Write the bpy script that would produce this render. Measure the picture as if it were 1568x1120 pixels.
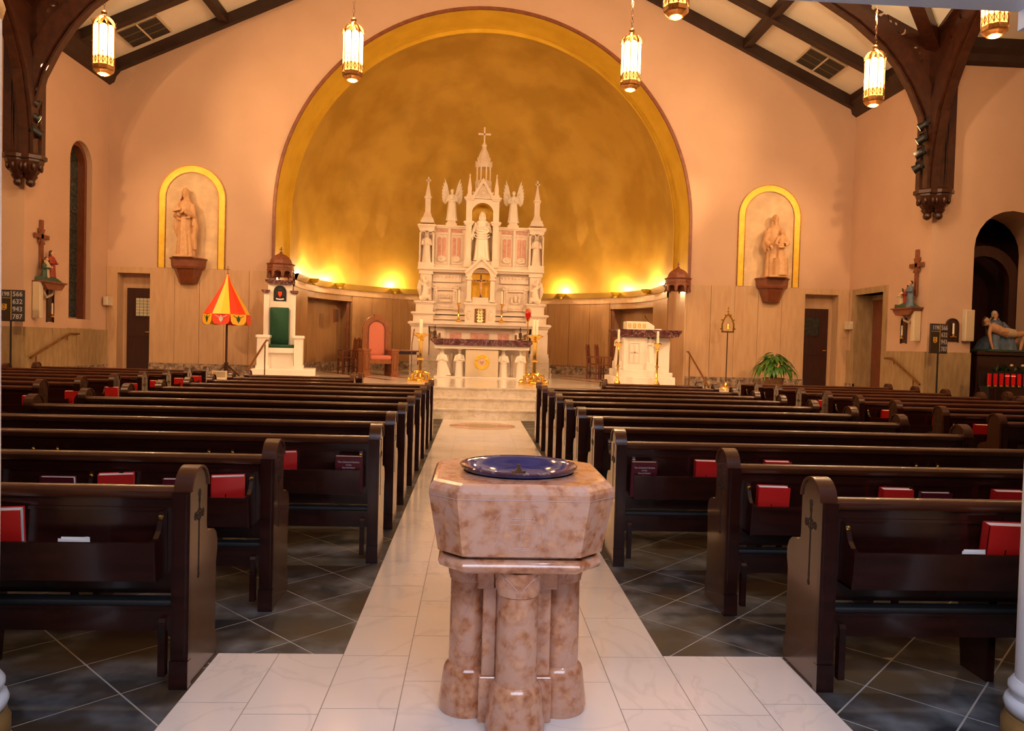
import bpy, math, random
from math import sin, cos, pi, radians, sqrt, atan2
from mathutils import Vector, Matrix
random.seed(7)
S = bpy.context.scene
C = S.collection
for o in list(bpy.data.objects): bpy.data.objects.remove(o)

# ------------------------------------------------------------ camera
CF, PITCH, YAW, ROLL = 1150.0, .0262, .0505, .0274
CAM = Vector((-.192, 0, 1.55))
_r = Vector((cos(YAW), -sin(YAW), 0)); _f = Vector((sin(YAW), cos(YAW), 0)); _z = Vector((0, 0, 1))
FW = _f*cos(PITCH) - _z*sin(PITCH); UP = _f*sin(PITCH) + _z*cos(PITCH); RT = _r
R2 = RT*cos(ROLL) + UP*sin(ROLL); U2 = UP*cos(ROLL) - RT*sin(ROLL)
cd = bpy.data.cameras.new('camera'); cam = bpy.data.objects.new('camera', cd); C.objects.link(cam)
cd.sensor_fit = 'HORIZONTAL'; cd.sensor_width = 36; cd.lens = 36*CF/1568; cd.clip_start = .05; cd.clip_end = 200
m = Matrix((R2, U2, -FW)).transposed().to_4x4(); m.translation = CAM
cam.matrix_world = m
S.camera = cam

def at(px, py, Y=None, Z=None, X=None):
    d = FW + R2*((px-784)/CF) - U2*((py-560)/CF)
    t = (Y-CAM.y)/d.y if Y is not None else ((Z-CAM.z)/d.z if Z is not None else (X-CAM.x)/d.x)
    return CAM + d*t

# ------------------------------------------------------------ world, exposure
S.view_settings.view_transform = 'Standard'; S.view_settings.look = 'None'
S.view_settings.gamma = 1; S.view_settings.use_curve_mapping = False
S.view_settings.exposure = 0.25
w = bpy.data.worlds.new('world'); S.world = w; w.use_nodes = True
w.node_tree.nodes['Background'].inputs[0].default_value = (.05, .05, .07, 1)
w.node_tree.nodes['Background'].inputs[1].default_value = 1

def lamp(kind, name, loc, power, col, size=.1, aim=None, spot=None, blend=.5, shape=None, sy=None):
    l = bpy.data.lights.new(name, kind); l.energy = power; l.color = col
    if kind == 'AREA':
        l.size = size
        if sy: l.shape = 'RECTANGLE'; l.size_y = sy
    else: l.shadow_soft_size = size
    if kind == 'SPOT': l.spot_size = radians(spot); l.spot_blend = blend
    o = bpy.data.objects.new(name, l); C.objects.link(o); o.location = loc
    if aim is not None:
        o.rotation_euler = (Vector(aim)-Vector(loc)).to_track_quat('-Z', 'Y').to_euler()
    return o
WARM = (1, .50, .20); WARM2 = (1, .57, .26)
LP = [(-6.5, 13, 5.95), (-2.38, 13, 6.03), (2.38, 13, 6.08), (6.7, 13, 6.0), (2.42, 10.2, 6.12), (6.9, 10.2, 6.08)]
for x, y in ((-2.4, 10.2), (-6.6, 10.2), (-2.4, 7.2), (2.4, 7.2), (-6.6, 6.5), (6.8, 6.5)):
    lamp('POINT', 'nave_lamp_light', (x, y, 6.3), 62, WARM, .25)
# theatre spots on the two crossing posts wash the chancel
for sx, X in ((-1, -9.0), (1, 9.1)):
    lamp('SPOT', 'spot_light', (X, 15.5, 6.9), 1500, WARM2, .05, (sx*-.5, 22.5, 3.6), 30, 1)
    lamp('SPOT', 'spot_light', (X, 15.5, 6.5), 700, WARM2, .05, (-sx*3.6, 19, 2.0), 42, 1)
    lamp('SPOT', 'spot_light', (X, 15.5, 6.1), 330, WARM2, .04, (sx*6.9, 19.3, 3.8), 75, 1)
    lamp('SPOT', 'spot_light', (X, 15.5, 5.6), 1250, WARM2, .06, (sx*1.5, 17.5, .4), 60, 1)
    lamp('SPOT', 'spot_light', (X, 15.3, 6.7), 700, WARM2, .08, (-sx*2.0, 24, 7.4), 60, 1)
    # transept lamps: they cast the brace shadows on the chancel wall
    lamp('SPOT', 'transept_lamp_light', (sx*8.9, 3.0, 7.4), 1700, WARM2, .12, (sx*3.0, 19.4, 4.0), 80, .8)
# cool light of the porch behind and above the camera
lamp('AREA', 'porch_light', (.2, .3, 3.0), 82, (.79, .82, 1.0), 3.2, (0.1, 2.6, 0), sy=.9)

lamp('POINT', 'porch_fill_light', (.9, 1.9, 2.75), 16, (.66, .78, 1.0), .12)  # added cool fill to brighten loft beam and columns, not a known lamp

# ------------------------------------------------------------ materials
def mat(name, c1, c2=None, scale=4, rough=.5, metal=0, coat=0, detail=6, stretch=(1, 1, 1), bump=0, veins=None, vscale=2, emit=None, lo=.35, hi=.65, trans=0, spec=None, blot=None, bscale=1.2, pos=False):
    M = bpy.data.materials.new(name); M.use_nodes = True; nt = M.node_tree; N = nt.nodes; L = nt.links
    b = N['Principled BSDF']; b.inputs['Roughness'].default_value = rough; b.inputs['Metallic'].default_value = metal
    b.inputs['Base Color'].default_value = (*c1, 1)
    if coat: b.inputs['Coat Weight'].default_value = coat; b.inputs['Coat Roughness'].default_value = .12
    if trans: b.inputs['Transmission Weight'].default_value = trans
    if spec is not None: b.inputs['Specular IOR Level'].default_value = spec
    if emit: b.inputs['Emission Color'].default_value = (*emit[0], 1); b.inputs['Emission Strength'].default_value = emit[1]
    if c2 or veins or bump:
        tc = N.new('ShaderNodeTexCoord'); mp = N.new('ShaderNodeMapping'); mp.inputs['Scale'].default_value = stretch
        if pos: gm = N.new('ShaderNodeNewGeometry'); L.new(gm.outputs['Position'], mp.inputs[0])
        else: L.new(tc.outputs['Object'], mp.inputs[0])
        nz = N.new('ShaderNodeTexNoise'); nz.inputs['Scale'].default_value = scale; nz.inputs['Detail'].default_value = detail
        L.new(mp.outputs[0], nz.inputs['Vector'])
        rp = N.new('ShaderNodeValToRGB'); rp.color_ramp.elements[0].position = lo; rp.color_ramp.elements[1].position = hi
        rp.color_ramp.elements[0].color = (*c1, 1); rp.color_ramp.elements[1].color = (*(c2 or c1), 1)
        L.new(nz.outputs[0], rp.inputs[0]); out = rp.outputs[0]
        if blot:
            n3 = N.new('ShaderNodeTexNoise'); n3.inputs['Scale'].default_value = bscale; n3.inputs['Detail'].default_value = 3
            L.new(mp.outputs[0], n3.inputs['Vector'])
            r3 = N.new('ShaderNodeValToRGB'); r3.color_ramp.elements[0].position = .42; r3.color_ramp.elements[1].position = .6
            mx = N.new('ShaderNodeMix'); mx.data_type = 'RGBA'; L.new(n3.outputs[0], r3.inputs[0]); L.new(r3.outputs[0], mx.inputs[0])
            L.new(out, mx.inputs[6]); mx.inputs[7].default_value = (*blot, 1); out = mx.outputs[2]
        if veins:
            n2 = N.new('ShaderNodeTexNoise'); n2.inputs['Scale'].default_value = vscale; n2.inputs['Detail'].default_value = 8; n2.inputs['Distortion'].default_value = 1.6
            L.new(mp.outputs[0], n2.inputs['Vector'])
            r2 = N.new('ShaderNodeValToRGB'); e = r2.color_ramp.elements
            e[0].position = .475; e[0].color = (0, 0, 0, 1); e[1].position = .5; e[1].color = (1, 1, 1, 1)
            k = e.new(.525); k.color = (0, 0, 0, 1)
            mx = N.new('ShaderNodeMix'); mx.data_type = 'RGBA'; L.new(n2.outputs[0], r2.inputs[0])
            ml = N.new('ShaderNodeMath'); ml.operation = 'MULTIPLY'; ml.inputs[1].default_value = veins[1]
            L.new(r2.outputs[0], ml.inputs[0]); L.new(ml.outputs[0], mx.inputs[0])
            L.new(out, mx.inputs[6]); mx.inputs[7].default_value = (*veins[0], 1); out = mx.outputs[2]
        L.new(out, b.inputs['Base Color'])
        if bump:
            bp = N.new('ShaderNodeBump'); bp.inputs['Strength'].default_value = bump; bp.inputs['Distance'].default_value = .01
            L.new(nz.outputs[0], bp.inputs['Height']); L.new(bp.outputs[0], b.inputs['Normal'])
    return M
M = {}
M['plaster'] = mat('plaster', (.63, .42, .295), (.59, .39, .27), 1.2, .7, bump=.05)
M['gold'] = mat('gold_leaf', (.50, .315, .05), (.40, .235, .03), .9, .5, metal=.15, detail=5, bump=.12, lo=.4, hi=.62)
M['gold_band'] = mat('gold_band', (.74, .50, .045), (.66, .42, .03), 2, .45, metal=.2, bump=.1)
M['gold_frame'] = mat('gilded_frame', (.9, .6, .07), (.8, .5, .04), 6, .4, metal=.25, bump=.2)
M['niche_back'] = mat('mottled_buff', (.78, .58, .36), (.62, .44, .27), 3.5, .6, bump=.1)
M['brass'] = mat('polished_brass', (.9, .62, .16), None, rough=.18, metal=1)
M['old_brass'] = mat('aged_brass', (.35, .17, .05), (.22, .1, .03), 20, .35, metal=.8)
M['trav'] = mat('travertine', (.60, .40, .24), (.54, .34, .195), 5, .3, pos=True, detail=8, stretch=(2.2, 2.2, .35), coat=.2)
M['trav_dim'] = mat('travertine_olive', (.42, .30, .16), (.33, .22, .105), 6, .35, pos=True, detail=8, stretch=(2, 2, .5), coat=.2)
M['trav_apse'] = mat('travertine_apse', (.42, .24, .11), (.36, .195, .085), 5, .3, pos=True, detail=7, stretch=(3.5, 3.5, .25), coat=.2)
M['mottled'] = mat('mottled_marble', (.10, .07, .05), (.42, .30, .22), 9, .2, veins=((.6, .5, .42), .6), vscale=4)
M['marble'] = mat('white_marble', (.78, .73, .69), (.74, .69, .65), 1.5, .12, pos=True, veins=((.50, .47, .45), .25), vscale=1.3)
M['marble_step'] = mat('veined_step_marble', (.80, .74, .66), (.66, .58, .47), 5, .14, veins=((.4, .3, .2), .5), vscale=4)
M['altar_marble'] = mat('carved_white_marble', (.80, .70, .61), (.74, .63, .54), 4, .45)
M['statue_white'] = mat('white_statue_marble', (.84, .78, .71), None, rough=.4)
M['mauve'] = mat('mauve_marble', (.06, .02, .026), (.15, .06, .065), 7, .1, veins=((.6, .45, .42), .45), vscale=4)
M['pinkpanel'] = mat('rose_marble', (.52, .24, .20), (.66, .36, .28), 12, .3)
M['redmarble'] = mat('red_floor_marble', (.42, .12, .06), (.32, .08, .04), 8, .12)
M['font'] = mat('rose_font_marble', (.70, .35, .19), (.40, .13, .045), 26, .18, detail=12, veins=((.62, .42, .34), .22), vscale=6, blot=(.62, .34, .23), bscale=15, coat=.4)
M['font_line'] = mat('carved_pale_line', (.62, .42, .38), None, rough=.5)
M['pew'] = mat('dark_mahogany', (.030, .0065, .004), (.016, .0034, .0022), 5, .22, detail=6, stretch=(.6, 3, 6), coat=.5)
M['pew_rail_lit'] = mat('mahogany_rail_lit', (.075, .019, .006), (.05, .012, .004), 5, .30, coat=.3)  # same mahogany, orange highlight of rails and caps put into the base colour
M['pew_end_lit'] = mat('mahogany_end_lit', (.060, .019, .006), (.042, .013, .004), 5, .26, detail=6, stretch=(3, 6, 1), coat=.6)  # same mahogany, lightened for the warm light the aisle faces reflect
M['carve'] = mat('dark_carving', (.008, .003, .002), None, rough=.5)
M['truss'] = mat('truss_oak', (.05, .0115, .0035), (.026, .0058, .002), 4, .4, stretch=(2, 2, 2), detail=8, coat=.2)
M['beam'] = mat('dark_beam', (.035, .012, .006), (.022, .008, .004), 6, .5)
M['ceil'] = mat('ceiling_cream', (.88, .82, .70), (.84, .77, .65), 2, .8)
M['vent'] = mat('vent_grey', (.16, .12, .08), None, rough=.6)
M['redwood'] = mat('red_brown_wood', (.20, .055, .02), (.13, .035, .014), 6, .35, stretch=(4, 4, 1), coat=.3)
M['bracket'] = mat('carved_brown_wood', (.24, .075, .035), (.17, .05, .022), 6, .45)
M['chairwood'] = mat('orange_brown_wood', (.34, .12, .04), (.25, .08, .025), 6, .35, stretch=(4, 4, 1), coat=.3)
M['doorwood'] = mat('dark_door_wood', (.045, .012, .008), (.03, .008, .006), 6, .35, stretch=(4, 4, .6), coat=.3)
M['pinkfab'] = mat('pink_upholstery', (.72, .24, .16), (.64, .19, .13), 40, .85)
M['greenfab'] = mat('green_upholstery', (.012, .085, .045), (.008, .06, .03), 40, .8)
M['black'] = mat('matt_black', (.005, .005, .006), None, rough=.5)
M['white'] = mat('white_enamel', (.8, .78, .74), None, rough=.5)
M['offwhite'] = mat('cream_casing', (.66, .56, .42), None, rough=.6)
M['candle'] = mat('candle_wax', (.92, .84, .68), None, rough=.5)
M['slate'] = mat('slate_tile', (.020, .024, .030), (.15, .165, .185), 4, .55, detail=9, pos=True, lo=.42, hi=.68, blot=(.045, .030, .018), bscale=2.2, bump=.15)
M['grout'] = mat('pale_grout', (.36, .35, .33), None, rough=.8)
M['joint'] = mat('dark_joint', (.30, .26, .23), None, rough=.8)
M['redbook'] = mat('red_cover', (.50, .012, .010), None, rough=.35, coat=.2)
M['maroonbook'] = mat('maroon_cover', (.085, .006, .014), None, rough=.3, coat=.3)
M['page'] = mat('page_edges', (.86, .84, .82), None, rough=.8)
M['print'] = mat('silver_print', (.62, .58, .58), None, rough=.5)
M['blueglaze'] = mat('cobalt_glaze', (.003, .024, .17), (.002, .012, .09), 3, .08, coat=1)
M['paint_cool_lit'] = mat('cool_lit_column_paint', (.66, .72, .80), (.70, .74, .80), 3, .45)  # white paint with the porch's cool light tinted into its colour
M['goldpaint'] = mat('gilt_base', (.42, .27, .10), (.34, .2, .07), 8, .4, metal=.4)
M['leather'] = mat('kneeler_pad', (.012, .014, .016), None, rough=.45)
M['chain'] = mat('dark_bronze_chain', (.08, .035, .014), None, rough=.5, metal=.6)
M['lampglass'] = mat('lit_lantern_glass', (1, .85, .5), None, rough=.5, emit=((1, .66, .27), 7.5))
M['lampglass_low'] = mat('lit_amber_glass', (1, .7, .3), None, rough=.5, emit=((1, .48, .10), 1.7))
M['flameglow'] = mat('lit_bowl', (1, .8, .5), None, rough=.5, emit=((1, .72, .3), 4))
M['buffstatue'] = mat('carved_limewood', (.66, .40, .21), (.58, .33, .16), 10, .55)
M['stained'] = mat('dark_leaded_glass', (.018, .024, .022), (.05, .06, .05), 14, .2)
M['lead'] = mat('lead_came', (.03, .03, .028), None, rough=.5)
M['yglass'] = mat('backlit_amber_quarry', (.42, .34, .2), (.3, .3, .24), 9, .4, emit=((.8, .45, .18), .14))
M['leaf'] = mat('glossy_leaf', (.03, .12, .015), (.06, .2, .02), 8, .35, coat=.3)
M['leaf_dark'] = mat('dark_leaf', (.008, .04, .006), None, rough=.5)
M['basket'] = mat('wicker', (.22, .1, .045), (.15, .07, .03), 30, .7)
M['umb_red'] = mat('red_silk', (.78, .045, .008), None, rough=.5)
M['umb_yel'] = mat('yellow_silk', (.86, .47, .015), None, rough=.5)
M['skin'] = mat('painted_flesh', (.62, .34, .18), None, rough=.5)
M['bluerobe'] = mat('painted_blue', (.07, .13, .23), (.14, .19, .26), 8, .5)
M['cream'] = mat('painted_cream', (.62, .5, .33), None, rough=.5)
M['redpaint'] = mat('painted_red', (.30, .03, .015), None, rough=.5)
M['greenpaint'] = mat('painted_green', (.04, .09, .06), None, rough=.5)
M['hair'] = mat('painted_brown', (.06, .025, .012), None, rough=.6)
M['redglass'] = mat('red_votive_glass', (.40, .006, .006), None, rough=.15, emit=((1, .01, .01), .10))
M['votlit'] = mat('lit_votive', (1, .1, .05), None, rough=.3, emit=((1, .12, .06), 3.5))
M['board'] = mat('hymn_board', (.035, .02, .012), None, rough=.5)
M['cellblue'] = mat('number_card', (.055, .065, .09), None, rough=.5)

# ------------------------------------------------------------ mesh helpers
class MB:
    def __init__(s): s.v = []; s.f = []
    def add(s, vs, fs, mt=None):
        n = len(s.v)
        s.v += [tuple(mt @ Vector(p)) if mt else tuple(p) for p in vs]
        s.f += [tuple(i+n for i in f) for f in fs]; return s
    def box(s, x0, x1, y0, y1, z0, z1, mt=None):
        return s.add([(x0,y0,z0),(x1,y0,z0),(x1,y1,z0),(x0,y1,z0),(x0,y0,z1),(x1,y0,z1),(x1,y1,z1),(x0,y1,z1)],
              [(0,3,2,1),(4,5,6,7),(0,1,5,4),(1,2,6,5),(2,3,7,6),(3,0,4,7)], mt)
    def cbox(s, x0, x1, y0, y1, z0, z1, c=.01, mt=None):
        "box with chamfered top and bottom and vertical edges"
        def ring(z, i): 
            a, b, d, e = x0+i, x1-i, y0+i, y1-i
            k = c
            return [(a+k,d,z),(b-k,d,z),(b,d+k,z),(b,e-k,z),(b-k,e,z),(a+k,e,z),(a,e-k,z),(a,d+k,z)]
        v = ring(z0, c*.7)+ring(z0+c, 0)+ring(z1-c, 0)+ring(z1, c*.7)
        f = [tuple(range(7, -1, -1)), tuple(range(24, 32))]
        for r in range(3):
            for i in range(8): j = (i+1) % 8; f.append((r*8+i, r*8+j, r*8+8+j, r*8+8+i))
        return s.add(v, f, mt)
    def frus(s, r, segs, mt=None, cap=True, ph=0, sx=1, sy=1, arc=2*pi):
        "lathe: r = [(radius, z), ...]"
        v = []; full = abs(arc-2*pi) < 1e-6; n = segs if full else segs+1
        for (q, z) in r:
            for i in range(n): a = ph+arc*i/segs; v.append((q*cos(a)*sx, q*sin(a)*sy, z))
        f = []
        for k in range(len(r)-1):
            for i in range(segs): j = (i+1) % n; f.append((k*n+i, k*n+j, k*n+n+j, k*n+n+i))
        if cap: f.append(tuple(range(n-1, -1, -1))); f.append(tuple(range((len(r)-1)*n, len(r)*n)))
        return s.add(v, f, mt)
    def lathe(s, r, loc=(0,0,0), segs=16, **k): return s.frus(r, segs, Matrix.Translation(Vector(loc)), **k)
    def tube(s, pts, r, segs=6, cap=True, mt=None, flat=None):
        pts = [Vector(p) for p in pts]; n = len(pts); rr = r if isinstance(r, (list, tuple)) else [r]*n
        v = []; prev = None
        for i, p in enumerate(pts):
            t = (pts[min(i+1, n-1)]-pts[max(i-1, 0)]).normalized()
            if prev is None:
                a = Vector((0, 0, 1)) if abs(t.z) < .9 else Vector((0, 1, 0))
                u = t.cross(a).normalized()
            else: u = (prev-t*prev.dot(t)); u = u.normalized() if u.length > 1e-6 else t.orthogonal().normalized()
            prev = u; q = t.cross(u)
            for k in range(segs): a = 2*pi*k/segs; v.append(p+u*cos(a)*rr[i]+q*sin(a)*rr[i]*(flat or 1))
        f = []
        for i in range(n-1):
            for k in range(segs): j = (k+1) % segs; f.append((i*segs+k, i*segs+j, (i+1)*segs+j, (i+1)*segs+k))
        if cap: f.append(tuple(range(segs-1, -1, -1))); f.append(tuple(range((n-1)*segs, n*segs)))
        return s.add(v, f, mt)
    def ball(s, c, r, mt=None, seg=12, ring=8):
        r = r if isinstance(r, (tuple, list)) else (r, r, r)
        v = []; f = []
        for i in range(ring+1):
            th = pi*i/ring
            for j in range(seg): a = 2*pi*j/seg; v.append((c[0]+r[0]*sin(th)*cos(a), c[1]+r[1]*sin(th)*sin(a), c[2]-r[2]*cos(th)))
        for i in range(ring):
            for j in range(seg): k = (j+1) % seg; f.append((i*seg+j, i*seg+k, (i+1)*seg+k, (i+1)*seg+j))
        return s.add(v, f, mt)
    def prism(s, poly, d0, d1, axis='y', mt=None):
        "extrude polygon (a,b) along axis between d0,d1"
        n = len(poly)
        def P(a, b, d): return {'y': (a, d, b), 'x': (d, a, b), 'z': (a, b, d)}[axis]
        v = [P(a, b, d0) for a, b in poly]+[P(a, b, d1) for a, b in poly]
        f = [tuple(range(n)), tuple(range(2*n-1, n-1, -1))]
        for i in range(n): j = (i+1) % n; f.append((j, i, n+i, n+j))
        return s.add(v, f, mt)
    def ring(s, outer, inner, d0, d1, axis='y', closed=False, mt=None):
        "band between two open polylines of equal length, extruded"
        n = len(outer)
        def P(a, b, d): return {'y': (a, d, b), 'x': (d, a, b), 'z': (a, b, d)}[axis]
        v = [P(*p, d0) for p in outer]+[P(*p, d0) for p in inner]+[P(*p, d1) for p in outer]+[P(*p, d1) for p in inner]
        f = []; m_ = n if closed else n-1
        for i in range(m_):
            j = (i+1) % n
            f += [(i, j, n+j, n+i), (2*n+i, 3*n+i, 3*n+j, 2*n+j), (i, 2*n+i, 2*n+j, j), (n+i, n+j, 3*n+j, 3*n+i)]
        if not closed: f += [(0, n, 3*n, 2*n), (n-1, 3*n-1, 4*n-1, 2*n-1)]
        return s.add(v, f, mt)
    def mesh(s, name, mats, smooth=None):
        me = bpy.data.meshes.new(name); me.from_pydata(s.v, [], s.f)
        import bmesh
        bm = bmesh.new(); bm.from_mesh(me); bmesh.ops.recalc_face_normals(bm, faces=bm.faces); bm.to_mesh(me); bm.free()
        if smooth is not None:
            me.polygons.foreach_set('use_smooth', [True]*len(me.polygons)); me.set_sharp_from_angle(angle=radians(smooth))
        me.materials.append(M[mats]); return me
def link(name, me, parent=None, loc=(0,0,0), rot=(0,0,0), scale=(1,1,1)):
    o = bpy.data.objects.new(name, me); C.objects.link(o); o.location = loc; o.rotation_euler = rot; o.scale = scale
    if parent is not None: o.parent = parent
    return o
def obj(name, mb, mt, parent=None, smooth=None, loc=(0,0,0), rot=(0,0,0), label=None):
    o = link(name, mb.mesh(name, mt, smooth), parent, loc, rot)
    if label: o['label'] = label
    return o
def tag(o, label, cat, group=None):
    o['label'] = label; o['category'] = cat
    if group: o['group'] = group
    return o
def thing(name, label, cat, loc=(0,0,0), rz=0, group=None, scale=1):
    o = bpy.data.objects.new(name, None); C.objects.link(o); o.location = loc; o.rotation_euler = (0, 0, rz); o.empty_display_size = .1
    o.scale = (scale,)*3
    return tag(o, label, cat, group)
def struct(name, mb, mt, parent=None, smooth=None):
    o = obj(name, mb, mt, parent, smooth)
    if parent is None: o['kind'] = 'structure'
    return o
def children(o): return [c for c in o.children]
def copy_tree(o, parent=None):
    c = o.copy(); C.objects.link(c)
    if parent is not None: c.parent = parent
    for ch in o.children: copy_tree(ch, c)
    return c
def text(s, size, mt, name='lettering', parent=None, loc=(0,0,0), rot=(pi/2,0,0), ext=.001, align='CENTER', width=1):
    cu = bpy.data.curves.new(name, 'FONT'); cu.body = s; cu.size = size; cu.extrude = ext; cu.align_x = align; cu.align_y = 'CENTER'; cu.resolution_u = 2
    t = bpy.data.objects.new(name, cu); C.objects.link(t)
    dg = bpy.context.evaluated_depsgraph_get(); me = bpy.data.meshes.new_from_object(t.evaluated_get(dg)); bpy.data.objects.remove(t)
    me.materials.clear(); me.materials.append(M[mt]); me.name = name
    return link(name, me, parent, loc, rot, (width, 1, 1))
def holed(splines, ext, mt, name, parent=None, mtx=None):
    "flat plate with holes: 2D curve, first spline the outline, the others the holes; stands in the xz plane"
    cu = bpy.data.curves.new(name, 'CURVE'); cu.dimensions = '2D'; cu.fill_mode = 'BOTH'; cu.extrude = ext
    for sp in splines:
        q = cu.splines.new('POLY'); q.points.add(len(sp)-1); q.use_cyclic_u = True
        for i, (a, b) in enumerate(sp): q.points[i].co = (a, b, 0, 1)
    t = bpy.data.objects.new(name, cu); C.objects.link(t)
    dg = bpy.context.evaluated_depsgraph_get(); me = bpy.data.meshes.new_from_object(t.evaluated_get(dg)); bpy.data.objects.remove(t)
    me.materials.clear(); me.materials.append(M[mt])
    me.transform((mtx or Matrix.Identity(4)) @ Matrix.Rotation(pi/2, 4, 'X'))
    return link(name, me, parent)
def arcpts(cx, cz, r, a0, a1, n, rz=None):
    return [(cx+r*cos(radians(a0+(a1-a0)*i/n)), cz+(rz or r)*sin(radians(a0+(a1-a0)*i/n))) for i in range(n+1)]
def archpoly(cx, hw, z0, zs, n=10, rise=None):
    "outline of an arched opening: up the right side, over, down the left"
    return [(cx+hw, z0)]+arcpts(cx, zs, hw, 0, 180, n, rise)+[(cx-hw, z0)]
# ============================================================ the setting
XL, XR, YW, YT, YB = -9.45, 9.65, 19.4, 15.9, -3.4
ZC = .63                       # chancel floor
def roofz(x): return 8.0+.465*(9.55-abs(x))
AR, AZ = 5.31, 4.79            # great arch
def archz(x): return AZ+sqrt(max(AR*AR-x*x, 0)) if abs(x) < AR else 0

# ---- floor: grout bed with tiles
def clip(poly, a, b, c):
    "keep a*x+b*y<=c"
    out = []
    for i in range(len(poly)):
        p, q = poly[i], poly[(i+1) % len(poly)]
        dp, dq = a*p[0]+b*p[1]-c, a*q[0]+b*q[1]-c
        if dp <= 0: out.append(p)
        if (dp < 0 < dq) or (dq < 0 < dp):
            t = dp/(dp-dq); out.append((p[0]+t*(q[0]-p[0]), p[1]+t*(q[1]-p[1])))
    return out
def area(p): return abs(sum(p[i][0]*p[(i+1) % len(p)][1]-p[(i+1) % len(p)][0]*p[i][1] for i in range(len(p))))/2
fl = struct('floor', MB().box(-14.2, 14.2, YB-.2, 16.6, -.2, -.0011), 'grout')
D = .5834; h = D/2-.0058
AP = 1.41                      # half width of the marble apron round the font
rects = [(-14, -.80, 3.72, 15.5), (.80, 14, 3.72, 15.5), (-14, -AP, YB, 3.72), (AP, 14, YB, 3.72)]
near = []; far = MB()
for ri, (x0, x1, y0, y1) in enumerate(rects):
    sx = -1 if x0 < 0 else 1
    for parity in (0, 1):
        for i in range(0, 50):
            for j in range(-16, 42):
                cx = sx*.8066+sx*(i-.0)*D+sx*parity*D/2; cy = 3.869+j*D+parity*D/2 + (0 if sx < 0 else .11)
                p = [(cx-h, cy), (cx, cy-h), (cx+h, cy), (cx, cy+h)]
                for q in ((-1, 0, -x0), (1, 0, x1), (0, -1, -y0), (0, 1, y1)):
                    p = clip(p, *q)
                    if len(p) < 3: break
                if len(p) < 3 or area(p) < .002: continue
                d = math.hypot(cx, cy)
                if 2.2 < cy < 8.2 and abs(cx) < 4.5 and abs(cx) < cy*.75+.6 and area(p) > .01: near.append((d, cx, cy, p))
                else: far.prism(p, -.004, 0, 'z')
near.sort(key=lambda t: t[0])
for d, cx, cy, p in near[:290]:
    b = MB().prism([(x-cx, y-cy) for x, y in p], -.004, random.uniform(-.0003, .0006), 'z'); obj('slate_tile', b, 'slate', fl, loc=(cx, cy, 0))
for d, cx, cy, p in near[290:]: far.prism(p, -.004, 0, 'z')
o = obj('slate_tile_field', far, 'slate', fl); o['kind'] = 'stuff'
# marble aisle and apron
bed = MB().box(-.80, .80, 2.9, 15.5, -.003, -.0008).box(-AP, AP, YB, 3.72, -.003, -.0009)
obj('marble_bed', bed, 'joint', fl)
g = .0022
def mtile(x0, x1, y0, y1):
    b = MB().box(-(x1-x0)/2+g, (x1-x0)/2-g, -(y1-y0)/2+g, (y1-y0)/2-g, -.004, 0)
    obj('marble_tile', b, 'marble', fl, loc=((x0+x1)/2, (y0+y1)/2, 0))
for (x0, x1, off) in ((-.80, -.475, .30), (-.475, -.0, .02), (0, .475, .02), (.475, .80, .30)):
    y = 3.72-off-.001 if off > .1 else 3.72
    y = 3.16+off-.3
    while y > 1.2: y -= .54
    while y < 15.5:
        a, b_ = max(y, YB), min(y+.54, 15.5)
        if b_-a > .03: mtile(x0, x1, a, b_)
        y += .54
for s in (-1, 1):
    for (xa, xb, off) in ((.80, 1.115, 0), (1.115, AP, .1)):
        y = 3.72
        while y > 1.4:
            a = max(y-.61-(off if y == 3.72 else 0)*-1, 1.4); x0, x1 = sorted((s*xa, s*xb)); mtile(x0, x1, a, y); y = a
obj('marble_tile_field', MB().box(-AP, AP, YB, 1.4, -.004, -.0005), 'marble', fl)['kind'] = 'stuff'
# floor medallion before the steps
md = thing('floor_medallion', 'round rose and tan marble medallion inlaid before the chancel steps', 'inlay', (0, 14.35, .001))
obj('disc', MB().lathe([(.62, 0), (.62, .002)], segs=40), 'trav', md)
obj('band', MB().box(-.62, .62, -.14, .14, .002, .004), 'redmarble', md)
obj('disc_centre', MB().lathe([(.3, .002), (.3, .006)], segs=24), 'trav_dim', md)

# ---- chancel platform and steps
for k in range(3):
    y = 15.5+.31*k
    b = MB().box(-5.3, 5.3, y, y+.9, ZC/3*k, ZC/3*(k+1)-.03).box(-5.32, 5.32, y-.02, y+.9, ZC/3*(k+1)-.03, ZC/3*(k+1))
    struct('step', b, 'marble_step')
    for s in (-1, 1):
        x0, x1 = sorted((s*5.3, 9.66 if s > 0 else -9.46))
        ys = 16.45+.3*k
        struct('step', MB().box(x0, x1, ys, ys+.9, ZC/3*k, ZC/3*(k+1)-.03).box(x0, x1, ys-.02, ys+.9, ZC/3*(k+1)-.03, ZC/3*(k+1)), 'marble_step')
cf = struct('floor_chancel', MB().box(-5.31, 5.31, 16.125, 17.3, ZC-.03, ZC+.0012).box(XL-.4, XR+.6, 17.3, 27, ZC-.1, ZC+.0012), 'marble')
def strip(p0, p1, wd):
    a = Vector(p0); b_ = Vector(p1); n = (b_-a).normalized(); q = Vector((-n.y, n.x))*wd/2
    return [tuple(a+q), tuple(b_+q), tuple(b_-q), tuple(a-q)]
for (p0, p1) in (((-4.6, 22.6), (-2.2, 18.4)), ((-3.9, 23.6), (-1.9, 19.6)), ((-4.9, 20.3), (-3.6, 17.6)), ((2.6, 24), (4.9, 19)), ((2.4, 21.9), (4.2, 17.6)), ((3.4, 24.4), (5, 21))):
    obj('red_stripe', MB().prism(strip(p0, p1, .24), ZC, ZC+.004, 'z'), 'redmarble', cf)

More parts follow.
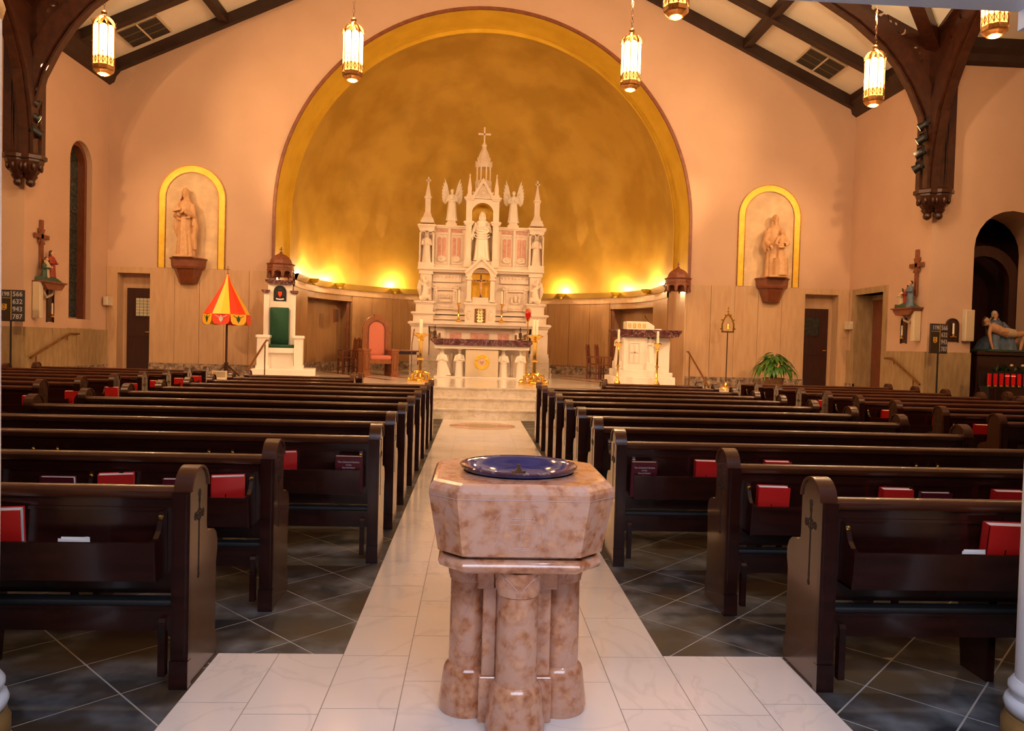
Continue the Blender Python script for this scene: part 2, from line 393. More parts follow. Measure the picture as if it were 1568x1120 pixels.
# ---- chancel wall (wall_front) with the great arch; column strips of differing heights
def dr(px, Y=YW): return at(px, 500, Y).x
DL0, DL1, DR0, DR1 = -9.18, -8.38, 8.45, 9.34
OZ = 3.12
cuts = sorted(set([XL, DL0, DL1, -AR, AR, DR0, DR1, XR, 0]+[AR*cos(radians(a)) for a in range(3, 180, 3)]+[-7.2, 7.2]))
wf = MB()
for a, b_ in zip(cuts[:-1], cuts[1:]):
    mid = (a+b_)/2
    if DL0 < mid < DL1 or DR0 < mid < DR1: za = zb = OZ
    elif abs(mid) < AR: za, zb = archz(a) if abs(a) < AR-.001 else AZ, archz(b_) if abs(b_) < AR-.001 else AZ
    else: za = zb = 0
    wf.add([(a, YW, za), (b_, YW, zb), (b_, YW, roofz(b_)+.25), (a, YW, roofz(a)+.25)], [(0, 1, 2, 3)])
wfo = struct('wall_front', wf, 'plaster')
# gilded soffit of the great arch
pts = [(AR, 3.3)]+arcpts(0, AZ, AR, 0, 180, 60)+[(-AR, 3.3)]
sb = MB()
sb.add([(x, YW-.01, z) for x, z in pts]+[(x, YW+1.15, z) for x, z in pts], [(i, i+1, len(pts)+i+1, len(pts)+i) for i in range(len(pts)-1)])
obj('arch_soffit', sb, 'gold_band', wfo, smooth=30)
# dark moulded trim round the arch
tr = MB().ring([(AR+.07, 3.4)]+arcpts(0, AZ, AR+.07, 0, 180, 60)+[(-AR-.07, 3.4)], [(AR-.005, 3.4)]+arcpts(0, AZ, AR-.005, 0, 180, 60)+[(-AR+.005, 3.4)], YW-.05, YW+.01)
struct('trim_1', tr, 'bracket')
# ---- apse
ap = []
YC = 21.6; RX = 5.12; RY = 4.35
base = [(AR, YW+1.15), (RX, YW+1.3), (RX, YC)]
N = 30
plan = [(RX, YW+1.12), (RX, YC-.6)]+[(RX*cos(radians(180*i/N)), YC+RY*sin(radians(180*i/N))) for i in range(N+1)]+[(-RX, YC-.6), (-RX, YW+1.15)]
ZL = 3.33
ap = MB(); n = len(plan)
def along(pl):
    L_ = [0]
    for i in range(len(pl)-1): L_.append(L_[-1]+math.hypot(pl[i+1][0]-pl[i][0], pl[i+1][1]-pl[i][1]))
    return L_
LL = along(plan)
def pos(s):
    for i in range(len(plan)-1):
        if s <= LL[i+1]+1e-9:
            t = (s-LL[i])/(LL[i+1]-LL[i]); p = Vector(plan[i])*(1-t)+Vector(plan[i+1])*t
            d = (Vector(plan[i+1])-Vector(plan[i])).normalized(); return p, Vector((-d.y, d.x))
NP = 22; tot = LL[-1]
OPN = (2, 3, 4, NP-3, NP-4, NP-5)          # panels left out for the two side passages
ow = MB(); osf = MB(); SUB = 3
def inward(s_):
    p, nn = pos(s_)
    return p, (nn if nn.dot(Vector((0, YC))-p) > 0 else -nn)
for k in range(NP):
    for t in range(SUB):
        s0, s1 = tot*(k+t/SUB)/NP, tot*(k+(t+1)/SUB)/NP
        (p0, n0), (p1, n1) = inward(s0+1e-6), inward(s1-1e-6)
        if k in OPN:
            q0, q1 = p0-n0*.55, p1-n1*.55
            ow.add([(p0.x, p0.y, 2.82), (p1.x, p1.y, 2.82), (p1.x, p1.y, ZL), (p0.x, p0.y, ZL)], [(0, 1, 2, 3)])
            ow.add([(q0.x, q0.y, 0), (q1.x, q1.y, 0), (q1.x, q1.y, 2.82), (q0.x, q0.y, 2.82)], [(0, 1, 2, 3)])
            ow.add([(p0.x, p0.y, 2.82), (p1.x, p1.y, 2.82), (q1.x, q1.y, 2.82), (q0.x, q0.y, 2.82)], [(0, 1, 2, 3)])
            for (pp, qq, edge) in ((p0, q0, t == 0 and (k-1) not in OPN), (p1, q1, t == SUB-1 and (k+1) not in OPN)):
                if edge: ow.add([(pp.x, pp.y, 0), (qq.x, qq.y, 0), (qq.x, qq.y, 2.82), (pp.x, pp.y, 2.82)], [(0, 1, 2, 3)])
        else: ow.add([(p0.x, p0.y, 0), (p1.x, p1.y, 0), (p1.x, p1.y, ZL), (p0.x, p0.y, ZL)], [(0, 1, 2, 3)])
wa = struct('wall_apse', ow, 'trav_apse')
obj('jamb', MB().box(RX, AR+.06, YW+1.1, YW+1.5, 0, 3.5).box(-AR-.06, -RX, YW+1.1, YW+1.5, 0, 3.5).box(AR, AR+.06, YW+.02, YW+1.2, 0, 3.5).box(-AR-.06, -AR, YW+.02, YW+1.2, 0, 3.5), 'trav', wa)
# individual stone panels of the lower apse wall
for k in range(NP):
    s0, s1 = tot*k/NP+.006, tot*(k+1)/NP-.006
    if k in OPN: continue
    b = MB(); vs = []
    for t in range(4):
        p, nn = pos(s0+(s1-s0)*t/3)
        if nn.dot(Vector((0, YC))-p) < 0: nn = -nn
        q = p+nn*.03
        vs += [(p.x, p.y, ZC+.3), (q.x, q.y, ZC+.3), (q.x, q.y, 3.0), (p.x, p.y, 3.0)]
    fs = []
    for t in range(3):
        a = t*4
        for e in range(4): fs.append((a+e, a+(e+1) % 4, a+4+(e+1) % 4, a+4+e))
    fs += [(0, 1, 2, 3), (12, 13, 14, 15)]
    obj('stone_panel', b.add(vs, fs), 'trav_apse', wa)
def band(name, z0, z1, d, mt, par=None, d2=None):
    b = MB(); vs = []; cnt = 60
    for t in range(cnt+1):
        p, nn = pos(tot*t/cnt)
        if nn.dot(Vector((0, YC))-p) < 0: nn = -nn
        q = p+nn*d; q2 = p+nn*(d2 if d2 is not None else d)
        vs += [(p.x, p.y, z0), (q.x, q.y, z0), (q2.x, q2.y, z1), (p.x, p.y, z1)]
    fs = []
    for t in range(cnt):
        a = t*4
        for e in range(4): fs.append((a+e, a+(e+1) % 4, a+4+(e+1) % 4, a+4+e))
    return struct(name, b.add(vs, fs), mt, par, 30)
band('baseboard_apse', ZC, ZC+.28, .04, 'mottled')
band('trim_2', 3.0, 3.18, .05, 'trav', d2=.06)
band('trim_3', 3.18, ZL+.02, .10, 'gold', d2=.16)
# slim wooden posts edging the side passages
for kk, inw in ((2, 1), (5, -1), (NP-5, 1), (NP-2, -1)):
    p, nn = inward(tot*kk/NP+inw*.04); q = p-nn*.12
    struct('trim_15', MB().box(q.x-.045, q.x+.045, q.y-.045, q.y+.045, ZC, 2.82), 'redwood')
# dome
dm = MB(); rows = 22; ztop = AZ
def ringat(t):
    "t in 0..1 from ledge to crown"
    if t <= .22: z = ZL+(AZ-ZL)*t/.22; k = 1
    else:
        a = (t-.22)/.78*pi/2; z = AZ+(AR-.02)*sin(a); k = cos(a)
    return z, k
vs = []
PL2 = [(AR*x/RX*(.985), y) for x, y in plan]
for r in range(rows+1):
    z, k = ringat(r/rows)
    for (x, y) in PL2:
        yy = YW+1.15+(y-YW-1.15)*k
        vs.append((x*k if r else x, yy, z))
fs = []
for r in range(rows):
    for i in range(n-1): fs.append((r*n+i, r*n+i+1, (r+1)*n+i+1, (r+1)*n+i))
struct('ceiling_apse', dm.add(vs, fs), 'gold', None, 40)
# flat gilt return between soffit and dome
rt = MB().ring([(AR+.02, ZL-.03)]+arcpts(0, AZ, AR+.02, 0, 180, 60)+[(-AR-.02, ZL-.03)], [(AR*.985-.02, ZL-.03)]+arcpts(0, AZ, AR*.985-.02, 0, 180, 60)+[(-AR*.985+.02, ZL-.03)], YW+1.15, YW+1.2)
struct('trim_4', rt, 'gold_band', None)

# ---- wainscot of the chancel wall, panel by panel
ZW = 3.27
wn = thing_parent = struct('trim_5', MB().box(-9.44, DL0, YW-.04, YW, ZC, ZW).box(DL0, DL1, YW-.04, YW, OZ, ZW).box(DR1, 9.64, YW-.04, YW, ZC, ZW).box(DR0, DR1, YW-.04, YW, OZ, ZW), 'trav')
for x0, x1, k in ((DL1, -AR-.0, 5), (AR, DR0, 5)):
    for i in range(k):
        a = x0+(x1-x0)*i/k; b_ = x0+(x1-x0)*(i+1)/k
        obj('stone_panel', MB().box(a+.004, b_-.004, YW-.045-.004*(i % 2), YW, ZC+.25, ZW), 'trav', wn)
    obj('base_course', MB().box(x0, x1, YW-.07, YW, ZC, ZC+.25), 'mottled', wn)
for s in (-1, 1):   # pilaster returns at the arch
    x0, x1 = sorted((s*AR, s*(AR-.06)))
    obj('pilaster', MB().box(x0, x1, YW-.045, YW+1.2, ZC, 3.4), 'trav', wn)
# doors in the chancel wall
def wall_door(nm, x0, x1, xd0, xd1, glow, k):
    Y2 = YW+.30
    b = MB().box(x0-.03, x0, YW, Y2, ZC, OZ).box(x1, x1+.03, YW, Y2, ZC, OZ).box(x0, x1, YW, Y2, OZ, OZ+.03).box(x0, x1, Y2, Y2+.05, ZC, OZ)
    d = struct(nm, b, 'trav')
    obj('door_leaf', MB().box(xd0, xd1, Y2-.08, Y2-.001, ZC, 2.76), 'doorwood', d)
    w_ = xd1-xd0
    for (a, b_, c, e) in ((.12, .88, .1, .36), (.12, .88, .42, .62)):
        obj('door_panel', MB().box(xd0+w_*a, xd0+w_*b_, Y2-.10, Y2-.079, ZC+2.13*a*0+2.13*c, ZC+2.13*e), 'doorwood', d)
    wx0, wx1, wz0, wz1 = xd0+w_*.34, xd0+w_*.92, ZC+1.42, ZC+1.88
    if not glow: wx0, wx1 = xd0+w_*.08, xd0+w_*.66
    pn = obj('window_frame', MB().ring([(wx0-.03, wz0-.03), (wx1+.03, wz0-.03), (wx1+.03, wz1+.03), (wx0-.03, wz1+.03)], [(wx0, wz0), (wx1, wz0), (wx1, wz1), (wx0, wz1)], Y2-.10, Y2-.07, closed=True), 'doorwood', d)
    for i in range(4):
        for j in range(6):
            a = wx0+(wx1-wx0)*i/4; c = wz0+(wz1-wz0)*j/6
            obj('pane', MB().box(a+.006, a+(wx1-wx0)/4-.006, Y2-.09, Y2-.082, c+.005, c+(wz1-wz0)/6-.005), 'yglass' if glow else 'stained', pn)
    kx = xd1-.07
    obj('door_handle', MB().tube([(kx, Y2-.08, ZC+1.02), (kx, Y2-.14, ZC+1.02), (kx-.09, Y2-.14, ZC+1.02)], .014).lathe([(.035, 0), (.035, .01)], (kx, Y2-.085, ZC+1.02)), 'brass', d)
wall_door('door_1', DL0, DL1, DL0+.13, DL1-.02, True, 0)
wall_door('door_2', DR0, DR1, DR0+.02, DR1-.13, False, 0)

# ---- side walls of the chancel bay
b = MB(); Lw0, Lw1, Lz0, Lz1 = 17.8, 18.5, 1.9, 5.85
def wallx(X, y0, y1, holes, ztop, sgn, th=.45):
    "wall in plane x=X with arched/rect holes [(ya,yb,z0,zs,arched)]"
    mb = MB(); rv = MB()
    cutsY = [y0, y1]
    for (a, c, z0, zs, arc) in holes:
        cutsY += [a, c]
        if arc: cutsY += [(a+c)/2+(c-a)/2*cos(radians(q)) for q in range(15, 180, 15)]
    cutsY = sorted(set(cutsY))
    for a, c in zip(cutsY[:-1], cutsY[1:]):
        m_ = (a+c)/2; hit = None
        for hh in holes:
            if hh[0] < m_ < hh[1]: hit = hh
        if hit is None: mb.add([(X, a, 0), (X, c, 0), (X, c, ztop), (X, a, ztop)], [(0, 1, 2, 3)])
        else:
            ha, hc, z0, zs, arc = hit; mc = (ha+hc)/2; r = (hc-ha)/2
            f_ = (lambda y: zs+sqrt(max(r*r-(y-mc)**2, 0))) if arc else (lambda y: zs)
            if z0 > 0: mb.add([(X, a, 0), (X, c, 0), (X, c, z0), (X, a, z0)], [(0, 1, 2, 3)])
            mb.add([(X, a, f_(a)), (X, c, f_(c)), (X, c, ztop), (X, a, ztop)], [(0, 1, 2, 3)])
            rv.add([(X, a, f_(a)), (X, c, f_(c)), (X+sgn*th, c, f_(c)), (X+sgn*th, a, f_(a))], [(0, 1, 2, 3)])
    for (ha, hc, z0, zs, arc) in holes:
        for y in (ha, hc): rv.add([(X, y, z0), (X, y, zs), (X+sgn*th, y, zs), (X+sgn*th, y, z0)], [(0, 1, 2, 3)])
        rv.add([(X, ha, z0), (X, hc, z0), (X+sgn*th, hc, z0), (X+sgn*th, ha, z0)], [(0, 1, 2, 3)])
    mb.add(rv.v, rv.f)
    return mb
wl = struct('wall_left', wallx(XL, YT, YW, [(17.62, 18.6, 1.9, 5.55, True)], 8.3, -1, .3), 'plaster')
wr = struct('wall_right', wallx(XR, YT, YW, [(17.66, 18.98, ZC-.2, 3.1, False)], 8.3, 1, .5), 'plaster')
# lancet window
wi = struct('window_1', MB().prism(archpoly(18.11, .52, 1.88, 5.55), XL-.34, XL-.30, 'x'), 'lead')
zz = 1.95
r_ = .40
nrow = 9
for j in range(nrow):
    z0 = 1.95+j*.41; z1 = z0+.38
    for i in range(2):
        a = 18.11-r_+i*r_+.01; c = a+r_-.02
        obj('pane', MB().box(XL-.30, XL-.285, a, c, z0, z1), 'stained', wi)
obj('pane', MB().prism([(18.11-r_, 5.62), (18.11-r_, 5.64)]+arcpts(18.11, 5.62, r_, 180, 0, 10)+[(18.11+r_, 5.62)], XL-.30, XL-.285, 'x'), 'stained', wi)
obj('window_frame', MB().ring([(18.6, 1.9)]+arcpts(18.11, 5.55, .49, 0, 180, 14)+[(17.62, 1.9)], [(18.50, 1.9)]+arcpts(18.11, 5.55, .39, 0, 180, 14)+[(17.72, 1.9)], XL-.29, XL-.12, 'x'), 'redwood', wi)
obj('window_sill', MB().prism([(XL-.3, 1.95), (XL+.02, 1.67), (XL+.02, 1.6), (XL-.3, 1.6)], 17.58, 18.64, 'y'), 'trav_dim', wi)
# side wainscots
for X, s, segs in ((XL, 1, [(YT, 16.9), (16.9, 17.9), (17.9, 18.7), (18.7, YW)]), (XR, -1, [(YT, 16.8), (16.8, 17.66), (18.98, YW)])):
    par = struct('trim_6' if s > 0 else 'trim_7', MB().box(min(X, X+s*.03), max(X, X+s*.03), segs[0][0], segs[0][0]+.004, 0, 1.66), 'trav_dim')
    for (a, c) in segs:
        obj('stone_panel', MB().box(min(X, X+s*.045), max(X, X+s*.045), a+.004, c-.004, 0, 1.67), 'trav_dim', par)
        obj('base_course', MB().box(min(X, X+s*.06), max(X, X+s*.06), a, c, 0 if a < 16.8 else ZC, ZC+.18 if a > 16.8 else .2), 'mottled', par)
# right door
d = struct('door_3', MB().box(XR-.05, XR+.02, 17.52, 17.66, ZC, 3.25).box(XR-.05, XR+.02, 18.98, 19.16, ZC, 3.25).box(XR-.05, XR+.02, 17.66, 18.98, 3.1, 3.25).box(XR, XR+.5, 18.975, 19.0, ZC, 3.1), 'trav_dim')
obj('door_leaf', MB().box(XR+.42, XR+.48, 17.68, 18.96, ZC, 2.98), 'redwood', d); obj('door_head', MB().box(XR-.02, XR+.52, 17.6, 19.02, 3.1, 3.2).box(XR+.48, XR+.52, 17.6, 19.02, ZC, 3.2).box(XR+.40, XR+.5, 17.66, 18.98, 2.98, 3.1), 'trav_dim', d)
obj('door_panel', MB().box(XR+.40, XR+.43, 17.85, 18.3, ZC+.2, ZC+1), 'redwood', d); obj('door_panel', MB().box(XR+.40, XR+.43, 17.85, 18.3, ZC+1.15, ZC+2.1), 'redwood', d)

# ---- transept walls facing the nave
def wally(Y, x0, x1, holes, ztop, th=.6):
    mb = wallx(0, x0, x1, holes, ztop, 1, th)
    mb.v = [(y, Y+x, z) for (x, y, z) in mb.v]; return mb
AX0, AX1 = 10.62, 12.30
wtl = struct('wall_transept_left', wally(YT, -14, XL, [], 8.6), 'plaster')
wtr = struct('wall_transept_right', wally(YT, XR, 14, [(AX0, AX1, 0, 3.95, True)], 8.6, .9), 'plaster')
struct('trim_8', MB().box(-14, XL-.0, YT-.045, YT, 0, 1.67), 'trav_dim')
struct('trim_9', MB().box(XR, AX0, YT-.045, YT, 0, 1.67).box(AX1, 14, YT-.045, YT, 0, 1.67), 'trav_dim')
# the dark shrine niche behind the right arch
nb_ = MB().box(AX0-.5, AX1+.5, YT+1.9, YT+2.0, 0, 5.2).box(AX0-.3, AX0-.25, YT+.6, YT+1.95, 0, 5.2).box(AX1+.25, AX1+.3, YT+.6, YT+1.95, 0, 5.2).box(AX0-.3, AX1+.3, YT+.6, YT+1.95, 5.1, 5.2)
struct('wall_shrine', nb_, 'doorwood')
ra = MB().ring(archpoly(11.5, .86, 0, 3.3, 12), archpoly(11.5, .62, 0, 3.3, 12), YT+.92, YT+1.1)
struct('trim_10', ra, 'doorwood')
struct('wall_far_right', MB().box(14, 14.2, YB, YT+.4, 0, 8.6), 'plaster')
struct('wall_far_left', MB().box(-14.2, -14, YB, YT+.4, 0, 8.6), 'plaster')
struct('wall_window_backing', MB().box(XL-.5, XL-.4, 17.2, 19, 1.2, 6.6), 'black')
struct('wall_back', MB().box(-14, 14, YB-.2, YB, 0, 12.6), 'plaster')

# ---- ceiling
def cz(x, y):
    "upper envelope of nave roof and transept roof"
    yy = YT-y if y > 6.25 else y-YB
    return max(8.25+.465*(9.55-abs(x)), 8.25+.465*yy) if abs(x) < 9.55 else 8.25+.465*max(yy, 0)
c1 = MB()
for s in (-1, 1):
    c1.add([(s*9.75, YW+.02, 8.16), (0, YW+.02, 8.25+.465*9.55), (0, YT, 8.25+.465*9.55), (s*9.75, YT, 8.16)], [(0, 1, 2, 3)])
    zt = 8.25+.465*9.55
    ym = YT-9.55
    for y0_ in (YT, YB):
        c1.add([(s*9.55, y0_, 8.25), (0, y0_, zt), (0, ym, zt)], [(0, 1, 2)])
        c1.add([(s*9.55, y0_, 8.25), (0, ym, zt), (s*14.1, ym, zt), (s*14.1, y0_, 8.25)], [(0, 1, 2, 3)])
ce = struct('ceiling', c1, 'ceil')
def beam(name, p, q, w_=.2, h_=.25, mt='beam', par=None, up=Vector((0, 0, 1))):
    p = Vector(p); q = Vector(q); d_ = (q-p).normalized(); sd = d_.cross(up).normalized()*w_/2; u_ = sd.cross(d_).normalized()*h_
    if u_.z < 0: u_ = -u_
    b_ = MB(); v_ = []
    for e in (p, q): v_ += [e-sd, e+sd, e+sd-u_, e-sd-u_]
    # chamfered lower edge strip
    b_.add(v_, [(0, 1, 2, 3), (4, 7, 6, 5), (0, 4, 5, 1), (1, 5, 6, 2), (2, 6, 7, 3), (3, 7, 4, 0)])
    return struct(name, b_, mt, par)
ZR = 8.25+.465*9.55
for s in (-1, 1):
    beam('ceiling_beam', (s*9.7, YW-.07, 8.18), (0, YW-.07, ZR), .16, .26)
    beam('ceiling_beam', (s*9.7, 17.62, 8.18), (0, 17.62, ZR), .2, .22)
    beam('ceiling_beam', (s*6.62, YW, 8.25+.465*(9.55-6.62)), (s*6.62, YT-2.9, 8.25+.465*(9.55-6.62)), .2, .22)
    beam('ceiling_beam', (s*3.4, YW, 8.25+.465*(9.55-3.4)), (s*3.4, YT-6, 8.25+.465*(9.55-3.4)), .2, .22)
    # valleys of the crossing
    beam('valley_beam', (s*9.6, YT, 8.28), (0, YT-9.55, ZR+.02), .26, .3, 'truss')
    # transept rafters and cornices
    beam('ceiling_beam', (s*11.6, YT, 8.25), (s*11.6, YT-9.5, ZR), .2, .22)
    X = XL if s < 0 else XR
    cn = MB().prism([(X, 7.78), (X-s*.12, 7.86), (X-s*.16, 8.0), (X-s*.26, 8.12), (X-s*.28, 8.3), (X+s*.1, 8.3), (X+s*.1, 7.78)], YT, YW, 'y')
    struct('trim_11' if s < 0 else 'trim_12', cn, 'beam')
    x0, x1 = sorted((s*9.8, s*14))
    struct('trim_13' if s < 0 else 'trim_14', MB().prism([(YT, 7.88), (YT-.12, 7.94), (YT-.16, 8.08), (YT-.26, 8.18), (YT-.28, 8.4), (YT+.1, 8.4), (YT+.1, 7.88)], x0, x1, 'x'), 'beam')
    for (xx, ww) in ((-1, 0),):
        pass
ZBM = at(1567, 19, Y=3.06).z
# loft over the porch behind the camera: its front beam shows at the top right
struct('ceiling_porch', MB().box(-14, 14, YB, 3.02, 3.3, 3.45), 'paint_cool_lit')
struct('beam_loft', MB().box(-14, 14, 2.74, 3.06, ZBM, 3.3).box(-14, 14, 3.06, 3.08, ZBM+.06, ZBM+.10).box(-14, 14, 2.70, 2.74, ZBM+.06, ZBM+.10), 'paint_cool_lit')
# gallery parapet
struct('wall_loft', MB().box(-14, 14, 2.9, 3.02, 3.3, 4.2), 'plaster')
# two round columns carrying the loft
for s, X in ((-1, at(11, 0, Y=2.9).x-.165), (1, at(1567, 760, Y=2.9).x+.166)):
    t = thing('column', ('white round column tinted by cool light at the left edge of the view' if s < 0 else 'white round column with gilt base at the right edge of the view'), 'column', (X, 2.9, 0))
    obj('shaft', MB().lathe([(.135, .24), (.136, 1), (.126, 2.75)], segs=32), 'paint_cool_lit', t, smooth=40)
    obj('torus', MB().lathe([(.15, .095), (.165, .11), (.172, .135), (.165, .155), (.148, .165), (.15, .18), (.158, .195), (.158, .21), (.148, .225), (.138, .24)], segs=32), 'paint_cool_lit', t, smooth=50)
    obj('pedestal', MB().lathe([(.178, 0), (.178, .06), (.170, .07), (.165, .095)], segs=32), 'goldpaint', t, smooth=40, label='gilt pedestal')
    obj('capital', MB().lathe([(.126, 2.72), (.138, 2.77), (.128, 2.80), (.145, 2.90), (.155, 2.92)], segs=24).box(-.16, .16, -.16, .16, 2.92, ZBM), 'paint_cool_lit' if s > 0 else 'goldpaint', t, smooth=40)
# ============================================================ crossing trusses
INN = [(9.42, 5.05), (9.40, 5.6), (9.33, 6.02), (9.156, 6.715), (8.90, 7.25), (8.60, 7.72), (8.227, 8.15), (7.634, 8.62), (6.9, 9.05), (6.1, 9.42), (5.2, 9.80), (4.3, 10.15)]
OUT = [(9.60, 5.05), (9.62, 5.6), (9.62, 6.1), (9.46, 6.85), (9.22, 7.4), (8.92, 7.88), (8.5, 8.30), (7.9, 8.75), (7.1, 9.2), (6.3, 9.62), (5.4, 10.02), (4.4, 10.45)]
def circ(x, z, r, n=8): return [(x+r*cos(2*pi*i/n), z+r*sin(2*pi*i/n)) for i in range(n)]
def comma(x, z, r, a, f=1):
    "comma shaped scroll opening"
    o_ = []; 
    for i in range(9): t = radians(a+f*i*22); o_.append((x+r*cos(t), z+r*sin(t)))
    for i in range(8, -1, -1): t = radians(a+f*i*22); k = r*(.45 if i > 5 else .62+.3*(1-i/5)); o_.append((x+k*cos(t), z+k*sin(t)))
    return o_
HOLES = [circ(9.12, 7.52, .05), comma(9.13, 7.76, .13, 100, 1), circ(9.02, 8.02, .045), circ(8.5, 8.62, .045), circ(8.38, 8.67, .045), comma(8.62, 8.50, .12, 200, 1), comma(8.2, 8.72, .12, -20, 1), circ(7.98, 8.92, .05), comma(8.93, 8.2, .09, 150, 1)]
def post_beam(name_lbl, X, s, alongy):
    """one arched brace with post, corbel, spandrel and rafter; profile distance measured from the pier"""
    t = thing('truss_brace', name_lbl, 'roof truss')
    off = 9.6
    if alongy:    # plane x = X, running toward the porch
        xc = X+s*-.18
        mtx = Matrix(((0, 1, 0, xc), (1, 0, 0, YT-.1-off+.0), (0, 0, 1, 0), (0, 0, 0, 1)))
    else:         # plane y = 15.9
        mtx = Matrix(((s, 0, 0, (abs(X)-9.57)*s), (0, 1, 0, YT-.16), (0, 0, 1, 0), (0, 0, 0, 1)))
    T = .15
    def mk(nm, mb, mt='truss', par=t, sm=None): return obj(nm, mb, mt, par, sm)
    b = MB().ring(OUT, INN, -T, T); b.v = [tuple(mtx @ Vector(p)) for p in b.v]; br = mk('brace', b)
    b = MB().ring([(x-.03, z-.0) for x, z in INN], [(x-.07, z-.02) for x, z in INN], -T*.55, T*.55); b.v = [tuple(mtx @ Vector(p)) for p in b.v]; mk('moulding', b, par=br)
    b = MB().box(9.60, 9.82, -T, T, 5.05, 8.5).box(9.64, 9.78, -T-.035, T+.035, 5.08, 8.3); b.v = [tuple(mtx @ Vector(p)) for p in b.v]; mk('post', b)
    b = MB().prism([(9.8, 8.13), (9.8, 8.52), (0.0, 8.52+.45*9.8), (0.0, 8.13+.45*9.8)], -T, T); b.v = [tuple(mtx @ Vector(p)) for p in b.v]; mk('rafter', b)
    outl = [(9.60, 6.1)]+[p for p in OUT[3:9]]+[(7.1, 9.38), (9.60, 8.24)]
    holed([outl]+HOLES, .035, 'truss', 'spandrel', t, mtx @ Matrix.Identity(4))
    # corbel: moulded cap, carved bowl, pendant
    c = mtx @ Vector((9.60, 0, 0))
    cb = thing_part = obj('corbel', MB().lathe([(.10, 4.72), (.16, 4.80), (.215, 4.92), (.24, 5.0), (.24, 5.04), (.29, 5.05), (.29, 5.12), (.24, 5.16)], (c.x, c.y, 0), 8, ph=pi/8), 'truss', t)
    obj('pendant', MB().lathe([(.02, 4.50), (.07, 4.53), (.09, 4.58), (.075, 4.63), (.11, 4.68), (.13, 4.72)], (c.x, c.y, 0), 12), 'truss', cb, 50)
    for k in range(8):
        a = k*pi/4
        obj('carved_leaf', MB().ball((c.x+.19*cos(a), c.y+.19*sin(a), 4.90), (.045, .045, .085), seg=6, ring=5), 'truss', cb, 60)
    return t
post_beam('oak arched brace on the left post, spanning across the nave', XL, -1, False)
post_beam('oak arched brace on the right post, spanning across the nave', XR, 1, False)
post_beam('oak arched brace on the left post, running toward the porch', XL, -1, True)
post_beam('oak arched brace on the right post, running toward the porch', XR, 1, True)

# theatre spots on the posts
def spot(lbl, loc, az, lit, s):
    t = thing('stage_spotlight', lbl, 'spotlight', loc, 0, 'spotlights on the ' + ('left' if s < 0 else 'right') + ' post')
    R = Matrix.Rotation(az, 4, 'Z') @ Matrix.Rotation(radians(118), 4, 'Y')
    obj('housing', MB().frus([(.055, -.10), (.075, -.08), (.08, .06), (.095, .12)], 14, R), 'black', t, 40)
    obj('lens', MB().frus([(.075, .112), (.06, .124)], 14, R), 'flameglow' if lit else 'black', t)
    obj('yoke', MB().box(-.02, .02, -.10, -.085, -.04, .12).box(-.02, .02, .085, .10, -.04, .12).box(-.02, .02, -.1, .1, .11, .13), 'black', t)
    return t
for s, X in ((-1, -9.16), (1, 9.2)):
    for k, z in enumerate((6.50, 6.2, 5.9, 5.6)):
        spot('black %s spotlight on the %s post' % (('topmost', 'second from top', 'third from top', 'lowest')[k], 'left' if s < 0 else 'right'),
             (X+s*(-.03*k+.06), 15.68, z), (pi if s > 0 else 0)+s*-.7, k in ((2,) if s < 0 else (0, 1)), s)

# ceiling air vents
for s in (-1, 1):
    nrm = Vector((s*.465, 0, 1)).normalized()
    ctr = Vector((s*8.25, 18.55, 8.25+.465*(9.55-8.25)-.05))
    t = thing('air_vent', 'grey grille of six louvred panels in the %s ceiling slope' % ('left' if s < 0 else 'right'), 'vent', ctr, 0, 'ceiling vents')
    t.rotation_euler = (0, atan2(s*.465, 1), 0)
    obj('frame', MB().box(-.52, .52, -.46, .46, -.01, .02).box(-.02, .02, -.46, .46, -.03, 0), 'offwhite', t)
    for i in range(2):
        for j in range(3):
            x0 = -.49+i*.50; y0 = -.43+j*.29
            g_ = obj('grille', MB().box(x0, x0+.47, y0, y0+.27, -.022, -.01), 'vent', t)
            lb = MB()
            for q in range(5): lb.box(x0+.01, x0+.46, y0+.03+q*.048, y0+.045+q*.048, -.032, -.02)
            obj('louvres', lb, 'black', g_)['kind'] = 'stuff'

